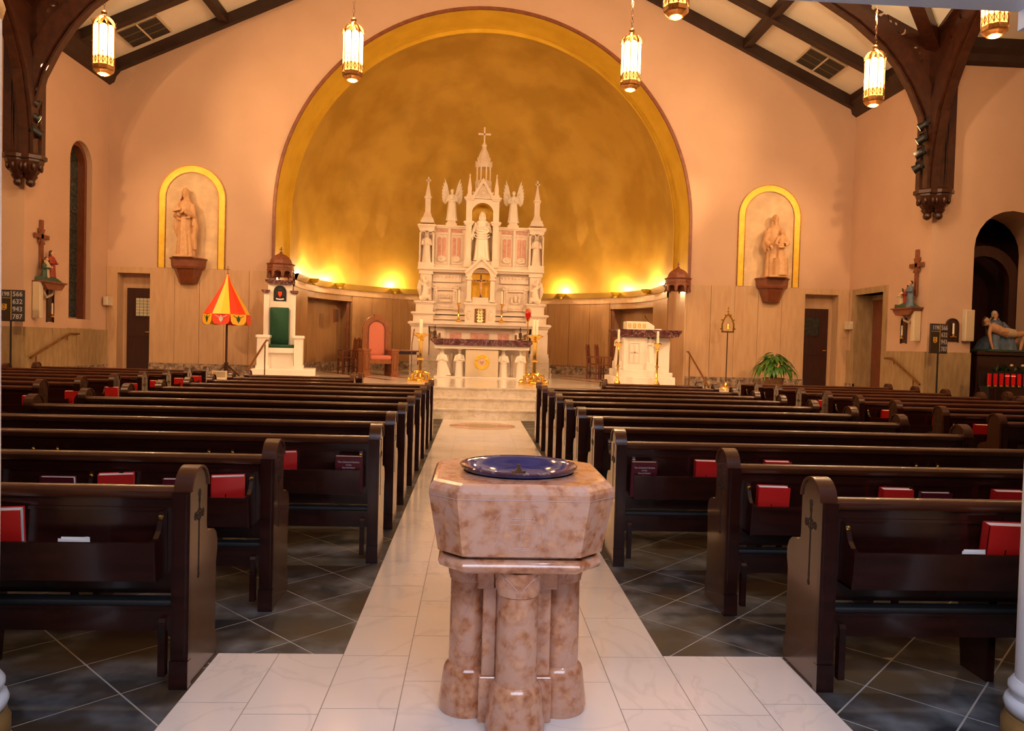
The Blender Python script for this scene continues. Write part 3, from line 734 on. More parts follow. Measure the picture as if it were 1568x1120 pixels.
# ============================================================ lanterns
def make_lantern():
    t = thing('hanging_lantern', 'x', 'lantern', (0, 0, 0), 0, 'hanging lanterns over the nave')
    n = 8; R = .155
    core = obj('base_ring', MB().lathe([(.06, .0), (.10, .0), (.13, .03), (.155, .05), (.17, .07), (.17, .13), (.16, .14)], segs=8, ph=pi/8), 'old_brass', t)
    obj('glass_bowl', MB().lathe([(.02, -.022), (.055, -.014), (.085, .004), (.09, .01)], segs=16), 'lampglass_low', core, 50)
    for k in range(n):
        a = 2*pi*k/n; Mx = Matrix.Rotation(a, 4, 'Z'); hw = R*math.tan(pi/n)*.86
        # tall lit pane with arched head
        poly = [(hw, .27)]+arcpts(0, .74, hw, 0, 180, 6, .05)+[(-hw, .27)]
        b = MB().prism(poly, R-.004, R+.002, 'x', Mx); obj('glass_pane', b, 'lampglass', t)
        b = MB().box(R-.004, R+.002, -hw, hw, .14, .27, Mx); lo = obj('lower_pane', b, 'lampglass_low', t)
        lat = MB()
        for (y0, z0, y1, z1) in ((-hw, .15, 0, .26), (0, .26, hw, .15), (-hw, .26, 0, .15), (0, .15, hw, .26)):
            lat.tube([(R+.006, y0, z0), (R+.006, y1, z1)], .004, 4, mt=Mx)
        lat.box(R+.002, R+.01, -.006, .006, .14, .32, Mx); lat.ball((R+.008, 0, .335), (.004, .012, .02), Mx, 6, 4); lat.ball((R+.008, 0, .62), (.004, .01, .018), Mx, 6, 4)
        obj('lattice', lat, 'old_brass', lo)
        b = MB(); a2 = a+pi/n; Mx2 = Matrix.Rotation(a2, 4, 'Z'); Rr = R/cos(pi/n)
        b.box(Rr-.012, Rr+.008, -.007, .007, .1, .78, Mx2)
        obj('rib', b, 'old_brass', t)
        # dome ribs arching to the crown: lit strap
        pts_ = [(Rr*cos(q), 0, .78+.17*sin(q)) for q in [i*pi/2/6 for i in range(6)]]+[(.02, 0, .95)]
        obj('crown_strap', MB().tube(pts_, .017, 5, mt=Mx2), 'lampglass_low' if k % 2 else 'old_brass', t)
        obj('finial_leaf', MB().prism([(0, .74), (.035, .86), (-.002, .80)], -.004, .004, 'y', Matrix.Rotation(a2, 4, 'Z') @ Matrix.Translation((Rr, 0, 0))), 'old_brass', t)
    obj('crown', MB().lathe([(.05, .93), (.06, .96), (.035, .99), (.05, 1.02), (.015, 1.06)], segs=12), 'old_brass', t, 50)
    ch = MB(); z = 1.05; i = 0
    while z < 6.2:
        pt = [(.016*cos(q)*(1 if i % 2 else 0), .016*cos(q)*(0 if i % 2 else 1), z+.045+.045*sin(q)) for q in [2*pi*k/6 for k in range(7)]]
        ch.tube(pt, .0045, 3, False); z += .075; i += 1
        if z > 3.8: ch.tube([(0, 0, z), (0, 0, 6.1)], .01, 4); break
    obj('chain', ch, 'chain', t)
    return t
lan = None
lbl = ['leftmost lit hexagonal lantern, in front of the left brace', 'second lit lantern from left, before the left of the great arch', 'third lit lantern from left, before the right of the great arch', 'fourth lit lantern, hanging just left of the right brace',
       'lantern at the top edge, only its bottom in view', 'lantern at the top right corner beside the porch beam']
lbl[0] = 'leftmost lit brass lantern, hanging by the left brace'
for i, (x, y, z) in enumerate(LP):
    if lan is None: lan = make_lantern(); t = lan
    else: t = copy_tree(lan)
    t.location = (x, y, z-.05); t['label'] = lbl[i]
    t.rotation_euler.z = (.39, .39, .12, .2, .3, .1)[i]
    lamp('POINT', 'lantern_bulb', (x, y, z-.16), 42, WARM, .07)
    lamp('POINT', 'lantern_bulb', (x, y, z+1.5), 190, (1, .66, .38), .07)

# ============================================================ pews
def pew_end_profile():
    p = [(-.01, 0), (-.01, .11), (.005, .13), (.005, .86)]
    p += [(.105+.098*cos(radians(a)), .865+.095*sin(radians(a))) for a in range(165, 10, -15)]
    p += [(.203, .865), (.203, .68), (.21, .655), (.235, .64), (.265, .642), (.30, .635), (.335, .61), (.355, .57), (.355, .52), (.34, .47), (.34, .13), (.36, .11), (.36, 0)]
    return p
EP = pew_end_profile()
me_end = MB().prism(EP, 0, .065, 'x').mesh('end_panel', 'pew_end_lit')
me_cap = MB().ring([(.105+.108*cos(radians(a)), .868+.104*sin(radians(a))) for a in range(180, -1, -15)], [(.105+.097*cos(radians(a)), .866+.094*sin(radians(a))) for a in range(180, -1, -15)], -.008, .073, 'x').mesh('rounded_cap', 'pew_rail_lit', 50)
me_stile = MB().box(-.006, .071, -.022, .006, .12, .87).box(.01, .055, -.034, -.02, .14, .86).box(-.008, .073, -.03, .01, 0, .125).mesh('rear_stile', 'pew')
cc = MB()
for sgn, x in ((-1, -.0015), (1, .0665)):
    x0, x1 = (x, .001) if sgn < 0 else (.064, x)
    cc.box(x0, x1, .099, .111, .48, .83).box(x0, x1, .065, .145, .742, .753)
    for (y, z, r) in ((.105, .845, .017), (.105, .815, .013), (.06, .748, .017), (.15, .748, .017), (.105, .47, .013), (.105, .50, .010)):
        cc.prism([(y+r*cos(q), z+r*1.2*sin(q)) for q in [i*pi/4 for i in range(8)]], x0, x1, 'x')
    cc.ring([(.105+.03*cos(q), .748+.03*sin(q)) for q in [i*pi/6 for i in range(12)]], [(.105+.022*cos(q), .748+.022*sin(q)) for q in [i*pi/6 for i in range(12)]], x0, x1, 'x', True)
me_carve = cc.mesh('carved_cross', 'carve')
def pew_meshes(L):
    d = {}
    a, b = .065, L-.065
    d['backrest'] = MB().prism([(.055, .40), (.035, .85), (.06, .855), (.082, .40)], a, b, 'x').box(a+.05, b-.05, .030, .05, .775, .79).mesh('backrest', 'pew')
    rail = [(.018, .835), (.008, .85), (.006, .868), (.016, .882), (.04, .89), (.066, .882), (.078, .865), (.075, .85), (.06, .84)]
    d['top_rail'] = MB().prism(rail, a, b, 'x').mesh('top_rail', 'pew_rail_lit', 40)
    d['seat'] = MB().cbox(a, b, .08, .36, .43, .455, .008).mesh('seat', 'pew')
    rk = MB().box(a+.05, b-.05, -.07, .05, .490, .503)
    rk.prism([(-.080, .495), (-.098, .662), (-.086, .664), (-.068, .495)], a+.055, b-.055, 'x')
    d['book_rack'] = rk.mesh('book_rack', 'pew')
    br = []
    prof = [(.05, .49), (-.076, .49), (-.094, .668), (-.06, .675), (-.03, .70), (-.01, .74), (.0, .78), (.03, .785)]
    d['bracket'] = MB().prism([(y, z) for y, z in prof], 0, .022, 'x').mesh('rack_bracket', 'pew')
    d['knob'] = MB().frus([(.012, 0), (.012, .01), (.006, .016)], 8, Matrix.Translation((.011, .0, .755)) @ Matrix.Rotation(pi/2, 4, 'X')).mesh('screw', 'brass')
    d['kneeler'] = MB().box(a, b, .0, .03, .25, .365).box(a, b, -.01, .045, .35, .365).mesh('kneeler', 'pew')
    d['kneeler_pad'] = MB().cbox(a, b, -.02, .06, .365, .39, .008).mesh('kneeler_pad', 'leather')
    d['kneeler_leg'] = MB().prism([(-.035, .06), (-.035, .30), (-.025, .315), (.0, .315), (.0, .06)], 0, .03, 'x').mesh('kneeler_leg', 'pew')
    d['hinge'] = MB().box(.006, .024, -.038, -.034, .23, .29).mesh('hinge', 'carve')
    d['support'] = MB().prism([(.09, 0), (.09, .42), (.33, .44), (.28, 0)], -.02, .02, 'x').mesh('support', 'pew')
    return d
PM = {}
def make_pew(x0, L, y, label, group, detail=True):
    L = round(L, 2)
    if L not in PM: PM[L] = pew_meshes(L)
    d = PM[L]
    t = thing('pew', label, 'pew', (x0, y, 0), 0, group)
    for k, x in enumerate((0, L-.065)):
        e = link('end_panel', me_end, t, (x, 0, 0)); link('rounded_cap', me_cap, e); link('rear_stile', me_stile, e)
        if detail: link('carved_cross', me_carve, e)
    for nm in ('backrest', 'seat'): link(nm, d[nm], t)
    link('top_rail', d['top_rail'], t)
    r = link('book_rack', d['book_rack'], t)
    if detail:
        n = max(2, round(L/1.1))
        xs = [.115]+[L*(i/n)+ .0 for i in range(1, n)]+[L-.137]
        for x in xs: b = link('rack_bracket', d['bracket'], r, (x, 0, 0)); link('screw', d['knob'], r, (x, 0, 0))
        for x in xs[1:-1]: link('rack_bracket', d['bracket'], r, (x+.16, 0, 0)); link('screw', d['knob'], r, (x+.16, 0, 0))
    k_ = link('kneeler', d['kneeler'], t); link('kneeler_pad', d['kneeler_pad'], k_)
    for x in (.09, L*.36, L*.64, L-.12): link('kneeler_leg', d['kneeler_leg'], k_, (x, 0, 0)); link('hinge', d['hinge'], k_, (x, 0, 0))
    for x in (L/3, 2*L/3): link('support', d['support'], t, (x, 0, 0))
    return t
SP = .9663; Y0 = 5.405
ords = ['nearest', 'second', 'third', 'fourth', 'fifth', 'sixth', 'seventh', 'eighth', 'ninth', 'tenth', 'eleventh', 'twelfth']
def rowy(k): return Y0+k*SP-.12
for s in (-1, 1):
    sd = 'left' if s < 0 else 'right'
    for k in range(-2, 10):
        inn = {-2: 1.418, -1: 1.312}.get(k, .837 if k < 8 else 2.25)
        out = 4.38 if s < 0 else 4.12
        if k == 8 and s > 0: inn = 2.05
        x0, x1 = (-out, -inn) if s < 0 else (inn, out)
        if k < 8: lb = 'dark mahogany pew, %s row from the font in the %s centre block' % (ords[k+2], sd)
        else: lb = 'short dark mahogany pew, %s of the two before the chancel on the %s' % (('nearer', 'farther')[k-8], sd)
        make_pew(x0, x1-x0, rowy(k), lb, 'pews of the %s centre block' % sd)
    for j in range(9):
        y = 7.74+j*SP-.12
        x0, x1 = (-8.95, -5.56) if s < 0 else (5.36, 8.60)
        if 7.5 < y: make_pew(x0, x1-x0, y, 'dark mahogany pew, %s row from the porch in the %s side block' % (ords[j], sd), 'pews of the %s side block' % sd, j > 0)
make_pew(9.35, 3.0, 12.9, 'dark mahogany pew standing before the votive candles at far right', 'transept pews')

# ============================================================ books in the racks
def book_mesh(w_, h_, th, cover):
    c = MB().box(0, w_, 0, .004, 0, h_).box(0, w_, th-.004, th, 0, h_).box(0, .004, 0, th, 0, h_)
    p = MB().box(.004, w_-.006, .004, th-.004, .005, h_-.005)
    return c.mesh('cover', cover), p.mesh('pages', 'page')
BK = {'red': book_mesh(.18, .27, .055, 'redbook'), 'maroon': book_mesh(.185, .255, .035, 'maroonbook'), 'leaf': None}
me_lf = MB().box(0, .11, 0, .002, 0, .165, Matrix.Rotation(.06, 4, 'Y')).box(.03, .15, .003, .005, 0, .16, Matrix.Rotation(-.09, 4, 'Y')).box(.02, .14, .006, .008, 0, .17).mesh('leaflet', 'page')
me_cr = MB().box(.075, .081, -.001, .0005, .05, .17).box(.055, .1, -.001, .0005, .13, .136).mesh('gilt_cross', 'brass')
_tx = None
def book(kind, x, y, z, label, turn=0.0, lean=-.14, front=False, sc=1):
    if kind == 'leaf':
        o = link('leaflets', me_lf, None, (x, y, z), (.05, 0, turn)); return tag(o, label, 'leaflets', 'paper leaflets in the pew racks')
    nm = {'red': 'missal', 'maroon': 'hymnal'}[kind]
    if turn < 0: y += .18*sin(-turn)*.6
    t = thing(nm, label, 'book', (x, y, z), turn, {'red': 'red missals in the pew racks', 'maroon': 'maroon hymnals in the pew racks'}[kind])
    t.rotation_euler = (-lean, 0, turn); t.scale = (sc, sc, sc)
    c_, p_ = BK[kind]; link('cover', c_, t); link('pages', p_, t)
    if kind == 'red': link('gilt_cross', me_cr, t)
    if front:
        for q, (s_, zz) in enumerate((('The Cathedral Basilica', .215), ('of the', .195), ('Sacred Heart', .175))): text(s_, .0165, 'print', 'cover_lettering', t, (.093, -.001, zz), ext=.0004)
        obj('printed_emblem', MB().prism([(.07, .145), (.093, .16), (.116, .145)], -.0015, .0005), 'print', t)
    return t
def rack(px, k, side=False):
    Y = (rowy(k) if not side else 7.74+k*SP-.12)-.085
    return at(px, 700, Y=Y).x, Y
def put(kind, px, k, lbl_, side=False, **kw):
    Y = (rowy(k) if not side else 7.74+k*SP-.12)-.040
    # left edge pixel at the rack height
    P = at(px, 560+ (1.0)*CF/Y*(.95), Y=Y)
    return book(kind, P.x, Y, .503, lbl_, **kw)
# nearest left pew
put('red', -42, -2, 'large red missal at the left end of the nearest left rack', turn=.22, sc=1.05)
put('leaf', 86, -2, 'white folded leaflets in the nearest left rack')
put('red', -60, -1, 'red missal at the left frame edge, second left rack', turn=.28)
put('maroon', 64, -1, 'maroon hymnal in the second left rack, left of the missals')
put('red', 150, -1, 'red missal between two maroon hymnals in the second left rack', turn=.28)
put('maroon', 250, -1, 'maroon hymnal in the second left rack, right of a red missal')
put('red', 322, -1, 'red missal beside the nearest left pew end, second rack', turn=.28)
put('maroon', 513, 0, 'maroon hymnal with silver title in the third left rack', front=True, turn=-.03)
put('red', 412, 0, 'red missal showing white edge behind the second left pew end', turn=.28)
put('maroon', 964, 0, 'maroon hymnal with silver title in the third right rack', front=True, turn=.03)
put('red', 1062, 0, 'red missal beside the hymnal in the third right rack', turn=-.08)
put('red', 1158, -1, 'red missal in the second right rack beside its pew end', turn=-.09)
put('red', 1346, -1, 'red missal in the middle of the second right rack', turn=-.05)
put('maroon', 1404, -1, 'maroon hymnal in the second right rack, between red missals')
put('red', 1518, -1, 'red missal at the right of the second right rack', turn=-.05)
put('red', 1168, 0, 'red missal just showing above the second right pew rail', turn=-.05, sc=1.02)
put('red', 1506, -2, 'large red missal with papers in the nearest right rack', turn=-.09, sc=1.08)
put('leaf', 1467, -2, 'white leaflets beside the red missal in the nearest right rack')
sideL = [(21, 1), (89, 2), (122, 3), (197, 4), (238, 5), (272, 6), (303, 7)]
for i, (px, k) in enumerate([(34, 2), (99, 3), (160, 4), (199, 5), (236, 6), (273, 7), (300, 8)]):
    put('red', px-7 if i > 2 else px, k, 'red missal in the %s side rack on the left, by the aisle end' % ords[k], side=True, turn=.25)
for i, (px, k) in enumerate([(1532, 1), (1490, 1), (1428, 2), (1349, 3), (1306, 4), (1252, 5), (1224, 6), (1190, 7)]):
    put('red', px, k, 'red missal in the %s side rack on the right, %s' % (ords[k], 'nearer the wall' if px == 1532 else 'by the aisle end'), side=True, turn=-.06)

# ============================================================ baptismal font
FX, FY = .01, 3.19
ft = thing('baptismal_font', 'rose marble eight-sided font on four twisted columns, in the aisle', 'font', (FX, FY, 0))
def octo(hw, c): return [(-hw+c, -hw), (hw-c, -hw), (hw, -hw+c), (hw, hw-c), (hw-c, hw), (-hw+c, hw), (-hw, hw-c), (-hw, -hw+c)]
def octstack(lv, mb=None, cap=True):
    "lv = [(z, halfwidth, chamfer)]"
    mb = mb or MB(); v = []; f = []
    for z, hw, c in lv: v += [(x, y, z) for x, y in octo(hw, c)]
    for k in range(len(lv)-1):
        for i in range(8): j = (i+1) % 8; f.append((k*8+i, k*8+j, k*8+8+j, k*8+8+i))
    if cap: f += [tuple(range(7, -1, -1)), tuple(range((len(lv)-1)*8, len(lv)*8))]
    return mb.add(v, f)
blk = octstack([(.735, .318, .098), (.737, .326, .098), (.965, .366, .113), (.985, .366, .113), (1.0, .361, .112), (1.013, .350, .109), (1.02, .335, .104)], cap=False)
# top face with round hole: ring to the basin
v0 = len(blk.v); oc = octo(.335, .104); rim = []
angs = []
def on_oct(a):
    d = Vector((cos(a), sin(a))); best = 9
    for i in range(8):
        p = Vector(oc[i]); q = Vector(oc[(i+1) % 8]); e = q-p; den = d.x*e.y-d.y*e.x
        if abs(den) < 1e-9: continue
        t_ = (p.x*e.y-p.y*e.x)/den; u_ = (p.x*d.y-p.y*d.x)/den
        if t_ > 0 and -1e-6 <= u_ <= 1+1e-6: best = min(best, t_)
    return d*best
n = 64; tv = []
for i in range(n):
    a = 2*pi*i/n; q = on_oct(a); tv.append((q.x, q.y, 1.02))
for i in range(n):
    a = 2*pi*i/n; tv.append((.235*cos(a), .235*sin(a), 1.02))
for i in range(n):
    a = 2*pi*i/n; tv.append((.20*cos(a), .20*sin(a), .93))
fs = []
for k in range(2):
    for i in range(n): j = (i+1) % n; fs.append((k*n+i, k*n+j, k*n+n+j, k*n+n+i))
fs.append(tuple(range(2*n, 3*n)))
blk.add(tv, fs)
bw = obj('octagonal_block', blk, 'font', ft, 12)
obj('drip_moulding', octstack([(.655, .262, .08), (.664, .30, .09), (.676, .318, .095), (.695, .325, .097), (.712, .318, .095), (.722, .306, .092), (.724, .30, .09), (.735, .30, .09)]), 'font', ft, 40)
bs = obj('glazed_bowl', MB().lathe([(.0001, .962), (.08, .966), (.16, .99), (.212, 1.022), (.226, 1.040), (.246, 1.046), (.248, 1.038), (.232, 1.022)], segs=64, cap=False), 'blueglaze', ft, 50, label='cobalt blue glazed bowl')
obj('bowl_rim', MB().lathe([(.243, 1.0445), (.2465, 1.049), (.2505, 1.044), (.2465, 1.037)], segs=64, cap=False), 'mauve', bs, 60)
obj('small_cross', MB().box(-.006, .006, -.004, .004, .975, 1.045).box(-.03, .03, -.004, .004, 1.008, 1.016).prism([(-.014, 1.02), (0, 1.002), (.014, 1.02), (0, 1.04)], -.006, .006), 'old_brass', bs)
# a slim pale groove below the rim bevel
obj('rim_groove', octstack([(.9625, .3668, .1132), (.966, .3672, .1134)], cap=False), 'font_line', bw)
# engraved emblem: cross between two long-tailed birds
def eng(lines, r=.0011):
    b = MB()
    tilt = atan2(.04, .228)
    for ln in lines: b.tube([(x, -.326-(z-.737)*.1754-.0002, z) for x, z in ln], r, 4)
    return b
E_ = []
def mir(l): return [l, [(-x, z) for x, z in l]]
for x in (-.006, .006): E_.append([(x, .93), (x, .76)])
E_ += [[(-.045, .893), (-.006, .893)], [(.006, .893), (.045, .893)], [(-.045, .884), (-.006, .884)], [(.006, .884), (.045, .884)], [(-.045, .893), (-.045, .884)], [(.045, .893), (.045, .884)]]
E_ += [[(-.052, .868), (.052, .868)], [(-.052, .868), (-.052, .84), (-.035, .83), (0, .845), (.035, .83), (.052, .84), (.052, .868)], [(-.006, .93), (0, .938), (.006, .93)], [(-.03, .772), (.03, .772)], [(-.03, .766), (.03, .766)]]
for l in ([(.052, .868), (.04, .90), (.03, .92), (.04, .934), (.06, .932), (.085, .915), (.105, .89), (.112, .87), (.108, .85), (.10, .83), (.085, .80), (.09, .785), (.098, .775)],
          [(.06, .925), (.055, .90), (.062, .88), (.07, .86), (.075, .83), (.07, .80)], [(.045, .934), (.05, .93), (.052, .924)], [(.08, .91), (.085, .88), (.09, .85), (.085, .82), (.07, .80), (.05, .79), (.035, .81)],
          [(.07, .80), (.06, .775), (.045, .76)], [(.085, .80), (.10, .785), (.105, .77)], [(.095, .88), (.102, .86), (.098, .84)], [(.03, .82), (.05, .835), (.06, .85)]): E_ += mir(l)
obj('engraved_emblem', eng(E_), 'font_line', bw, label='engraved cross between two long-tailed birds')
# four columns
def column_parts(cx, cy):
    c = obj('column', MB(), 'font', ft) if False else None
    sh = MB(); prof = [(.083, .20), (.0815, .30), (.080, .56)]
    nseg, nz = 48, 40; v = []; f = []
    for k in range(nz+1):
        z = .19+.39*k/nz; R = .0835-.003*k/nz
        for i in range(nseg):
            a = 2*pi*i/nseg; ph_ = (a*4/(2*pi)-(z-.19)*3.6) % 1.0; dd = min(ph_, 1-ph_)
            r = R-.0045*max(0, 1-dd/.05); v.append((cx+r*cos(a), cy+r*sin(a), z))
    for k in range(nz):
        for i in range(nseg): j = (i+1) % nseg; f.append((k*nseg+i, k*nseg+j, (k+1)*nseg+j, (k+1)*nseg+i))
    s_ = obj('twisted_shaft', sh.add(v, f), 'font', ft, 40)
    sp = MB()
    for q in range(4):
        pts_ = [(cx+(.0815-.003*k/40)*cos(2*pi*q/4+2*pi/4*3.6*.39*k/40), cy+(.0815-.003*k/40)*sin(2*pi*q/4+2*pi/4*3.6*.39*k/40), .19+.39*k/40) for k in range(41)]
        sp.tube(pts_, .0011, 4)
    obj('spiral_line', sp, 'font_line', s_)
    obj('column_base', MB().lathe([(.118, 0), (.121, .02), (.119, .05), (.104, .17), (.098, .186), (.084, .20)], (cx, cy, 0), 40), 'font', ft, 40)
    cp = obj('column_capital', MB().lathe([(.080, .555), (.086, .56), (.088, .575), (.101, .66)], (cx, cy, 0), 40), 'font', ft, 40)
    lf = MB()
    for q in range(4):
        a0 = -pi/2+q*pi/2
        for sg in (-1, 1): lf.tube([(cx+(.088+.012*t_*1.1)*cos(a0+sg*(.05+.75*t_**1.6)), cy+(.088+.012*t_*1.1)*sin(a0+sg*(.05+.75*t_**1.6)), .572+.08*t_) for t_ in [i/8 for i in range(9)]], .0018, 4)
    obj('incised_leaf', lf, 'font_line', cp)
for cx, cy in ((0, -.20), (-.195, .0), (.195, .0), (0, .20)): column_parts(cx, cy)
obj('core_pier', MB().cbox(-.13, .13, -.10, .10, 0, .66, .01).cbox(-.10, .10, -.13, .13, .0, .655, .01), 'font', ft)
for sx in (-1, 1):
    for sy in (-1, 1): obj('corner_pilaster', MB().cbox(sx*.115-.035, sx*.115+.035, sy*.115-.035, sy*.115+.035, .0, .19, .004).cbox(sx*.112-.028, sx*.112+.028, sy*.112-.028, sy*.112+.028, .19, .56, .004).cbox(sx*.13-.035, sx*.13+.035, sy*.13-.035, sy*.13+.035, .56, .66, .004), 'font', ft)
# ============================================================ figures
def hand(mb, c, d, s=1.0, mt=None):
    "palm and five fingers pointing along d"
    d = Vector(d).normalized(); sd = d.cross(Vector((0, 1, .01))).normalized()
    c = Vector(c); mb.ball(c, (.022*s, .018*s, .026*s), mt, 8, 6)
    for i, L_ in enumerate((.046, .052, .048, .038)):
        o_ = c+sd*(i-1.5)*.0105*s+d*.012*s
        mb.tube([o_, o_+d*L_*.55*s, o_+d*L_*s+Vector((0, .008*s, 0))], [.006*s, .0055*s, .004*s], 5, mt=mt)
    mb.tube([c+sd*.018*s, c+sd*.034*s+d*.014*s, c+sd*.036*s+d*.034*s], [.007*s, .006*s, .004*s], 5, mt=mt)
def robe(mb, H=1.6, prof=None, nf=9, amp=.06, ph=0, seg=48, sway=0, mt=None):
    prof = prof or [(0, .175, .135), (.04, .17, .13), (.2, .15, .115), (.4, .132, .105), (.52, .122, .098), (.60, .115, .09), (.68, .128, .093), (.76, .138, .088), (.80, .125, .078), (.825, .085, .06), (.845, .045, .045), (.88, .038, .04)]
    v = []; f = []; n = len(prof)
    for k, (t, rx, ry) in enumerate(prof):
        A = amp*max(0, 1-t/.8)
        for i in range(seg):
            a = 2*pi*i/seg; r = 1+A*sin(nf*a+ph+3*t)+A*.5*sin((nf*2-3)*a+5*t)
            v.append((H*(rx*r*cos(a)+sway*sin(pi*t)), H*ry*r*sin(a), H*t))
    for k in range(n-1):
        for i in range(seg): j = (i+1) % seg; f.append((k*seg+i, k*seg+j, (k+1)*seg+j, (k+1)*seg+i))
    f += [tuple(range(seg-1, -1, -1)), tuple(range((n-1)*seg, n*seg))]
    return mb.add(v, f, mt)
def head(mb, c, s=1.0, beard=False, mt=None):
    x, y, z = c
    mb.ball((x, y, z), (.052*s, .062*s, .075*s), mt, 16, 12)
    mb.ball((x, y-.012*s, z-.045*s), (.035*s, .042*s, .034*s), mt, 12, 8)
    mb.prism([(y-.058*s, z+.018*s), (y-.080*s, z-.018*s), (y-.055*s, z-.024*s)], x-.009*s, x+.009*s, 'x', mt)
    for q in (-1, 1):
        mb.ball((x+q*.021*s, y-.057*s, z+.012*s), (.009*s, .006*s, .005*s), mt, 8, 6)
        mb.ball((x+q*.054*s, y+.005*s, z), (.008*s, .014*s, .02*s), mt, 6, 5)
        mb.box(x+q*.02*s-.014*s, x+q*.02*s+.014*s, y-.064*s, y-.052*s, z+.024*s, z+.030*s, mt)
    mb.box(x-.016*s, x+.016*s, y-.061*s, y-.05*s, z-.042*s, z-.036*s, mt)
    if beard: mb.ball((x, y-.03*s, z-.07*s), (.034*s, .034*s, .045*s), mt, 10, 8)
    mb.tube([(x, y+.01*s, z-.12*s), (x, y+.005*s, z-.05*s)], [.036*s, .034*s], 10, mt=mt)
def hairdo(mb, c, s=1.0, long=True, mt=None):
    x, y, z = c
    mb.ball((x, y+.016*s, z+.016*s), (.062*s, .066*s, .074*s), mt, 14, 10)
    if long:
        for q in (-1, 1): mb.tube([(x+q*.05*s, y+.01*s, z+.02*s), (x+q*.062*s, y+.01*s, z-.06*s), (x+q*.055*s, y+.0*s, z-.13*s)], [.02*s, .026*s, .016*s], 7, mt=mt)
        mb.ball((x, y+.045*s, z-.06*s), (.055*s, .035*s, .09*s), mt, 10, 8)
def veil(mb, c, s=1.0, H=1.6, mt=None):
    x, y, z = c
    mb.ball((x, y+.02*s, z+.018*s), (.07*s, .072*s, .082*s), mt, 16, 10)
    v = []; f = []; pr = [(z+.03*s, .066*s, .06*s), (z-.06*s, .078*s, .062*s), (z-.14*s, .14*s, .08*s), (z-.26*s, .20*s, .105*s), (z-.50*s, .20*s, .12*s)]
    sg = 18
    for (zz, rx, ry) in pr:
        for i in range(sg+1): a = radians(-28+236*i/sg); k = 1+.05*sin(9*a); v.append((x+rx*k*cos(a), y+.012+ry*k*sin(a), zz))
        for i in range(sg, -1, -1): a = radians(-28+236*i/sg); k = .88; v.append((x+rx*k*cos(a), y+.012+ry*k*sin(a), zz))
    w_ = 2*(sg+1)
    for r in range(len(pr)-1):
        for i in range(w_): j = (i+1) % w_; f.append((r*w_+i, r*w_+j, (r+1)*w_+j, (r+1)*w_+i))
    mb.add(v, f, mt)
def arm(mb, sx, H, elbow, wrist, sleeve=1.0, hd=None, mt=None):
    S_ = Vector((sx*.118*H, 0, .775*H)); e = Vector(elbow)*H; w_ = Vector(wrist)*H
    mb.tube([S_, S_*.45+e*.55, e, e*.5+w_*.5, w_], [.045*H, .042*H, .038*H, .034*H*sleeve, .034*H*sleeve], 10, mt=mt)
    if sleeve > 1.1: mb.tube([e*.6+w_*.4, (e*.4+w_*.6)+Vector((0, .01, -.06*H)), w_+Vector((0, .01, -.10*H))], [.03*H, .026*H, .008*H], 8, mt=mt)
    dd = (Vector(hd) if hd is not None else (w_-e)); hand(mb, w_+dd.normalized()*.03*H, dd, H, mt)
def fuse(o, vox): 
    m_ = o.modifiers.new('fuse', 'REMESH'); m_.mode = 'VOXEL'; m_.voxel_size = vox; m_.use_smooth_shade = True
    return o
def wing(mb, sx, root, H=.9, mt=None, up=1.0):
    "feathered wing rising from the shoulder"
    r = Vector(root)
    for i in range(7):
        a = radians(14+i*5.5); L_ = H*(.66-.075*i)
        st = r+Vector((sx*(.05+.012*i)*H, .02, (.06-.035*i)*H*up))
        tip = st+Vector((sx*sin(a)*L_*.9, .03, cos(a)*L_*up))
        q = (tip-st); sd = Vector((q.z, 0, -q.x)).normalized()*.05*H
        mb.add([st-sd, st+sd, st+q*.6+sd*.9, tip, st+q*.6-sd*.9, *(p+Vector((0, .02*H, 0)) for p in (st-sd, st+sd, st+q*.6+sd*.9, tip, st+q*.6-sd*.9))],
               [(0, 1, 2, 3, 4), (9, 8, 7, 6, 5), (0, 5, 6, 1), (1, 6, 7, 2), (2, 7, 8, 3), (3, 8, 9, 4), (4, 9, 5, 0)], mt)
    mb.tube([r, r+Vector((sx*.07*H, .02, .16*H)), r+Vector((sx*.16*H, .03, .24*H*up))], [.035*H, .045*H, .02*H], 8, mt=mt)

# ============================================================ high altar
HX = -.05; ZP = 1.20            # predella top
def zc(py, Y=23): return at(738, py, Y=Y).z
# steps up to the high altar
pb = []
for k in range(4):
    y = 21.75+.28*k; z0 = ZC+(ZP-ZC)/4*k; z1 = ZC+(ZP-ZC)/4*(k+1)
    struct('altar_step', MB().box(-2.06+.0*k, 2.06, y, y+.32 if k < 3 else 22.95, z0 if k == 0 else ZC, z1-.025).box(-2.08, 2.08, y-.02, y+.32 if k < 3 else 22.95, z1-.025, z1), 'marble_step')
ha = thing('high_altar', 'tall carved white marble high altar with spire, behind the altar table', 'altar', (HX, 23.2, ZC))
def part(nm, mb, mt='altar_marble', par=None, sm=None, lbl_=None):
    mb.v = [(x, y-23.2, z-ZC) for x, y, z in mb.v]
    return obj(nm, mb, mt, par or ha, sm, label=lbl_)
def sym(fn):
    b = MB()
    for s in (-1, 1): fn(b, s)
    return b
def sbox(b, s, x0, x1, y0, y1, z0, z1, c=0):
    a, c_ = sorted((s*x0, s*x1)); b.box(a, c_, y0, y1, z0, z1)
